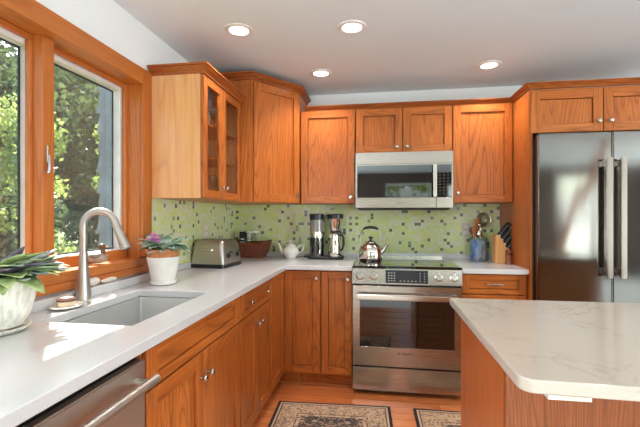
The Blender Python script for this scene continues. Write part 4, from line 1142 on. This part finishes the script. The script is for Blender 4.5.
# ------------------------------------------------------------------ window-side things
# big pot
t = thing('potted_plant', 'large ribbed cream pot with fleshy green and purple leaves', 'plant', (0.128, -2.415, ZC))
m = MB(); m.lathe([(0.0, 0.0), (0.070, 0.0), (0.082, 0.006), (0.0895, 0.014), (0.087, 0.017), (0.076, 0.010), (0.0, 0.008)], segs=40); build('saucer', m, cream_glaze, t)
m = MB(); m.lathe([(0.0, 0.0185), (0.068, 0.0185), (0.086, 0.05), (0.101, 0.10), (0.107, 0.145), (0.107, 0.168), (0.103, 0.170), (0.100, 0.150), (0.0, 0.148)], segs=48); build('pot', m, cream_glaze, t)
m = MB(); m.lathe([(0.0, 0.150), (0.098, 0.1495)], segs=24); build('soil', m, soil, t)
rnd = random.Random(5)
for mi_, (mat, cnt) in enumerate(((succ_blue, 30), (succ_green, 44), (succ_purple, 14))):
    m = MB()
    for i in range(cnt):
        a = rnd.uniform(0, 2 * PI)
        el = rnd.uniform(0.1, 0.9) if mi_ == 1 else rnd.uniform(0.35, 1.2)
        rad = rnd.uniform(0.02, 0.08); ll = rnd.uniform(0.07, 0.105)
        if math.cos(a) > 0.3 or math.sin(a) > 0.5: ll *= 1.18
        if math.cos(a) < -0.2: ll *= 0.6
        p = (rad * math.cos(a), rad * math.sin(a), 0.160 + rnd.uniform(0, 0.05) * (1.1 - rad * 8))
        m.leaf(p, (math.cos(a) * math.cos(el), math.sin(a) * math.cos(el), math.sin(el)), ll, rnd.uniform(0.050, 0.080), rnd.uniform(0.1, 0.6), n=6, fold=0.25)
    for f_ in m.bm.verts:
        if f_.co.x < -0.118: f_.co.x = -0.118 + (f_.co.x + 0.118) * 0.05
        if f_.co.x < -0.085 and f_.co.z < 0.13: f_.co.z = 0.13
    build('leaves', m, mat, t, normals=False, thick=0.003)
# violet pot
t = thing('potted_violet', 'white pot with pink african violet at the end of the sill', 'plant', (0.170, -1.530, ZC))
m = MB(); m.lathe([(0.0, 0.0), (0.056, 0.0), (0.066, 0.004), (0.070, 0.022), (0.066, 0.024), (0.060, 0.012), (0.0, 0.010)], segs=40); build('saucer', m, white_ceramic, t)
m = MB(); m.lathe([(0.0, 0.0125), (0.057, 0.0125), (0.062, 0.028), (0.084, 0.142), (0.084, 0.148), (0.079, 0.148), (0.076, 0.135), (0.0, 0.133)], segs=48); build('pot', m, white_ceramic, t)
m = MB(); m.lathe([(0.0, 0.136), (0.074, 0.136), (0.080, 0.150), (0.090, 0.182), (0.092, 0.190), (0.087, 0.191), (0.082, 0.178), (0.0, 0.176)], segs=44); build('inner_pot', m, terracotta, t)
m = MB(); m.lathe([(0.0, 0.1775), (0.081, 0.1772)], segs=20); build('soil', m, soil, t)
m = MB(); rnd = random.Random(11)
for i in range(44):
    a = 2 * PI * i / 44 * 3.3; el = rnd.uniform(0.25, 1.05); rad = rnd.uniform(0.01, 0.06)
    ll = rnd.uniform(0.070, 0.10)
    m.leaf((rad * math.cos(a), rad * math.sin(a), 0.18 + rnd.uniform(0, 0.025)), (math.cos(a) * math.cos(el), math.sin(a) * math.cos(el), math.sin(el)), ll, rnd.uniform(0.052, 0.070), rnd.uniform(0.2, 0.7), n=5, fold=0.2)
build('leaves', m, violet_leaf, t, normals=False, thick=0.002)
m = MB()
for i in range(26):
    c = Vector((-0.022 + rnd.uniform(-0.028, 0.028), -0.055 + rnd.uniform(-0.022, 0.022), 0.245 + rnd.uniform(-0.022, 0.026)))
    for k in range(5):
        a = 2 * PI * k / 5 + i; m.leaf(c, (math.cos(a), math.sin(a) - 0.3, 0.45), 0.014, 0.014, 0.3, n=3, fold=0.1)
build('blossom', m, pink_petal, t, normals=False, thick=0.001)
# soap dish with brush
t = thing('soap_dish', 'small white oval dish on the worktop beside the faucet', 'dish', (0.098, -2.098, ZC))
m = MB(); m.M = Matrix.Diagonal((1.0, 1.25, 1, 1)); m.lathe([(0.0, 0.0), (0.030, 0.0), (0.050, 0.007), (0.056, 0.012), (0.053, 0.014), (0.032, 0.007), (0.0, 0.006)], segs=36); build('plate', m, white_ceramic, t)
t = thing('scrub_brush', 'cream round scrub brush with a dark brown top on the soap dish', 'brush', (0.096, -2.100, ZC + 0.0072))
m = MB(); m.lathe([(0.0, 0.0), (0.030, 0.0), (0.034, 0.008), (0.033, 0.022), (0.0, 0.022)], segs=28); build('bristles', m, plain('cream_bristle', L(214, 196, 166), 0.8), t)
m = MB(); m.lathe([(0.0, 0.0222), (0.034, 0.0222), (0.034, 0.028), (0.024, 0.036), (0.0, 0.038)], segs=28); build('back', m, plain('dark_brush_wood', L(92, 50, 36), 0.4), t)
# stones on the ledge
for loc, (a_, b_, c_), lab in (((0.006, -1.845, 0.9552), (0.018, 0.038, 0.020), 'round white stone on the ledge just right of the faucet'), ((0.010, -1.745, 0.9552), (0.016, 0.055, 0.012), 'long flat white stone lying on the ledge behind the sink')):
    m = MB(); m.ball((0, 0, c_), a_, b_, c_, segs=20)
    rs = random.Random(3)
    for v in m.bm.verts: v.co *= 1 + rs.uniform(-0.03, 0.03); 
    o = build('pebble', m, plain('pale_stone', L(216, 204, 192), 0.6, 0, 0.08, 30)); o.location = loc; tag(o, lab, 'stone')
# shell on the sill behind the big plant
m = MB(); m.tube([(0, -0.055, 0.010), (0.004, -0.03, 0.014), (0, 0.0, 0.013), (-0.004, 0.03, 0.011), (0, 0.055, 0.008)], [0.004, 0.010, 0.013, 0.010, 0.004], 12, flat=1.2)
o = build('driftwood_piece', m, plain('pale_driftwood', L(214, 184, 146), 0.7, 0, 0.15, 40)); o.location = (-0.06, -1.965, 1.0452); tag(o, 'pale smooth piece of driftwood on the sill by the mullion', 'driftwood')
# duck figurine
t = thing('duck_figurine', 'small carved duck on the window sill behind the faucet', 'figurine', (-0.040, -1.765, 1.0452), R(40))
t.scale = (1.25, 1.25, 1.25)
m = MB(); m.ball((0, 0, 0.024), 0.040, 0.022, 0.022, segs=20); m.tube([(-0.034, 0, 0.028), (-0.05, 0, 0.034), (-0.058, 0, 0.04)], [0.012, 0.008, 0.003], 10); build('body', m, plain('carved_grey', L(176, 156, 134), 0.5, 0, 0.25, 40), t)
m = MB(); m.tube([(0.018, 0, 0.036), (0.022, 0, 0.048), (0.018, 0, 0.060)], [0.012, 0.009, 0.009], 10); m.ball((0.017, 0, 0.068), 0.014, 0.011, 0.012, segs=14); hd = build('head', m, plain('carved_brown', L(96, 66, 48), 0.5), t)
m = MB(); m.tube([(0.028, 0, 0.067), (0.040, 0, 0.064)], [0.005, 0.003], 8, flat=1.4); build('bill', m, plain('bill_tan', L(176, 130, 70), 0.5), hd)
m = MB(); m.ball((-0.004, 0, 0.030), 0.030, 0.0235, 0.014, segs=18); build('wing', m, plain('wing_dark', L(108, 96, 88), 0.5, 0, 0.3, 60), t)

# ------------------------------------------------------------------ glassware in the cabinet
def tumbler(r, h):
    return [(0.0, 0.0), (r * 0.8, 0.0), (r, h), (r - 0.002, h), (r * 0.8 - 0.002, 0.005), (0.0, 0.005)]
def goblet():
    return [(0.0, 0.0), (0.030, 0.0), (0.028, 0.003), (0.004, 0.008), (0.0035, 0.06), (0.012, 0.07), (0.030, 0.095), (0.033, 0.125), (0.030, 0.150), (0.028, 0.150), (0.031, 0.125), (0.028, 0.097), (0.0, 0.072)]
def place_glass(prof, spots, label, cat, name, group):
    first = None
    for x, y, z, extra in spots:
        if first is None:
            m = MB(); m.lathe(prof, segs=24); first = build(name, m, ware_glass); o = first
        else:
            o = first.copy(); COL.objects.link(o)
        o.location = (x, y, z + 0.0003); tag(o, label + extra, cat, group)
place_glass(tumbler(0.036, 0.085), [(0.22, -1.29, SH2, 'nearest the window'), (0.22, -1.205, SH2, 'in the middle of the left door'), (0.23, -1.12, SH2, 'beside the door division')], 'clear glass on the top cabinet shelf, ', 'glass', 'drinking_glass', 'drinking glasses on the top shelf')
place_glass(tumbler(0.036, 0.07), [(0.23, -1.29, ZU + 0.018, 'nearest the window'), (0.23, -1.20, ZU + 0.018, 'in the middle of the left door')], 'clear low glass on the cabinet floor, ', 'glass', 'drinking_glass', 'low glasses on the cabinet floor')
place_glass(goblet(), [(0.22, -1.0, SH2, 'beside the door division'), (0.20, -0.91, SH2, 'nearest the corner')], 'stemmed wine glass on the top shelf, ', 'glass', 'wine_glass', 'wine glasses on the top shelf')
place_glass(goblet(), [(0.22, -1.0, ZU + 0.018, 'beside the door division'), (0.20, -0.90, ZU + 0.018, 'nearest the corner')], 'stemmed wine glass on the floor of the glass cabinet, ', 'glass', 'wine_glass', 'wine glasses on the cabinet floor')
m = MB(); m.lathe([(0.0, 0.0), (0.045, 0.0), (0.085, 0.012), (0.086, 0.0145), (0.045, 0.004), (0.0, 0.004)], segs=32)
pl0 = build('glass_plate', m, plain('pale_glass_plate', L(196, 190, 180), 0.15))
words = ['lowest', 'second from the bottom', 'third from the bottom', 'fourth from the bottom', 'fifth from the bottom', 'topmost']
for i in range(6):
    o = pl0 if i == 0 else pl0.copy()
    if i: COL.objects.link(o)
    o.location = (0.20, -1.215, SH1 + 0.0005 + i * 0.0146); tag(o, 'pale plate in the stack on the middle shelf, ' + words[i], 'plate', 'plates stacked on the middle shelf')

m = MB(); m.tube([(3.62, -3.95, 0.0), (4.50, -3.95, 2.36)], 0.06, 4)  # unseen post, added to reflect as a warm streak in the refrigerator
tag(build('slanted_post', m, maple['z'], None, (3.62, -3.95, 0)), 'slanted wooden post added for the streak mirrored in the left refrigerator door', 'post')

# ------------------------------------------------------------------ trees outside
def crown_mesh(name, seed, n, rx, ry, rz, leaf, mat, blobs):
    rs = random.Random(seed); bm = bmesh.new()
    cs = [(rs.uniform(-0.7, 0.7) * rx, rs.uniform(-0.7, 0.7) * ry, rs.uniform(-0.85, 0.85) * rz, rs.uniform(0.16, 0.30)) for _ in range(blobs)]
    for i in range(n):
        bx_, by_, bz_, br = rs.choice(cs)
        d = Vector((rs.gauss(0, 1), rs.gauss(0, 1), rs.gauss(0, 0.7))).normalized() * (rs.random() ** 0.4)
        c = Vector((bx_ + d.x * rx * br * 1.6, by_ + d.y * ry * br * 1.6, bz_ + d.z * rz * br))
        a = Vector((rs.gauss(0, 1), rs.gauss(0, 1), rs.gauss(0, 0.6))).normalized(); b_ = a.orthogonal().normalized()
        b_ = (Matrix.Rotation(rs.uniform(0, 6.28), 3, a) @ b_)
        s_ = leaf * rs.uniform(0.7, 1.3)
        u_ = b_ * s_; v_ = a.cross(b_) * s_ * 0.6
        vs = [bm.verts.new(c - u_), bm.verts.new(c + v_), bm.verts.new(c + u_ * 1.1), bm.verts.new(c - v_)]
        bm.faces.new(vs)
    me = bpy.data.meshes.new(name); bm.to_mesh(me); bm.free(); me.materials.append(mat)
    return me
crA = crown_mesh('foliage', 1, 8000, 1.5, 1.5, 2.2, 0.06, leaf_bright, 34)
crB = crown_mesh('foliage', 2, 15000, 2.1, 2.1, 3.4, 0.11, leaf_deep, 70)
def tree(x, y, zc, cr, s, rz, label, group=None, tr=0.09, top=4.5, lean=0.0):
    t = thing('leafy_tree', label, 'tree', (x, y, -0.8), 0, group)
    m = MB(); m.tube([(0, 0, 0), (lean * 0.5, 0, top * 0.4), (lean, 0.05, top)], [tr, tr * 0.8, tr * 0.4], 10)
    for k in range(4):
        a = rz + k * 1.6; z0 = top * (0.35 + 0.13 * k)
        m.tube([(lean * 0.6, 0, z0), (lean * 0.6 + math.cos(a) * 0.6, math.sin(a) * 0.6, z0 + 0.5), (lean + math.cos(a) * 1.1, math.sin(a) * 1.1, z0 + 0.8)], [tr * 0.4, tr * 0.25, tr * 0.1], 6)
    build('trunk', m, bark, t)
    f_ = bpy.data.objects.new('foliage', cr); COL.objects.link(f_); f_.parent = t; f_.location = (0, 0, zc + 0.8); f_.rotation_euler = (0, 0, rz); f_.scale = (s, s, s); f_['kind'] = 'stuff'
tree(-4.5, 1.4, 1.7, crA, 0.72, 0.3, 'young maple with bright yellow-green leaves outside the left pane', top=4.0)
tree(-3.1, 3.6, 1.7, crA, 0.72, 2.0, 'young maple with bright leaves outside the right pane', top=3.8)
BG = 'trees of the wood behind the house'
for i, (x, y, zc, s) in enumerate([(-8.6, 4.4, 2.4, 0.95), (-5.2, 8.2, 2.4, 0.95), (-14.0, 7.6, 3.4, 1.15), (-9.4, 12.6, 3.6, 1.2), (-16.5, 14.5, 5.0, 1.4), (-4.4, 16.5, 4.6, 1.4), (-12.5, 21.5, 6.0, 1.8), (-21.5, 21.0, 6.5, 1.9), (-23.0, 9.5, 6.0, 1.7)]):
    tree(x, y, zc, crB, s, i * 1.1, 'tree with dense dark green leaves in the wood beyond the window', BG, tr=0.16, top=7.0)
for i, (x, y) in enumerate([(0.6, -12.0), (4.2, -12.6), (8.0, -12.0)]):
    tree(x, y, 2.4, crA, 1.25, i * 1.7, 'leafy garden tree behind the open room', 'garden trees behind the open room', top=4.0)
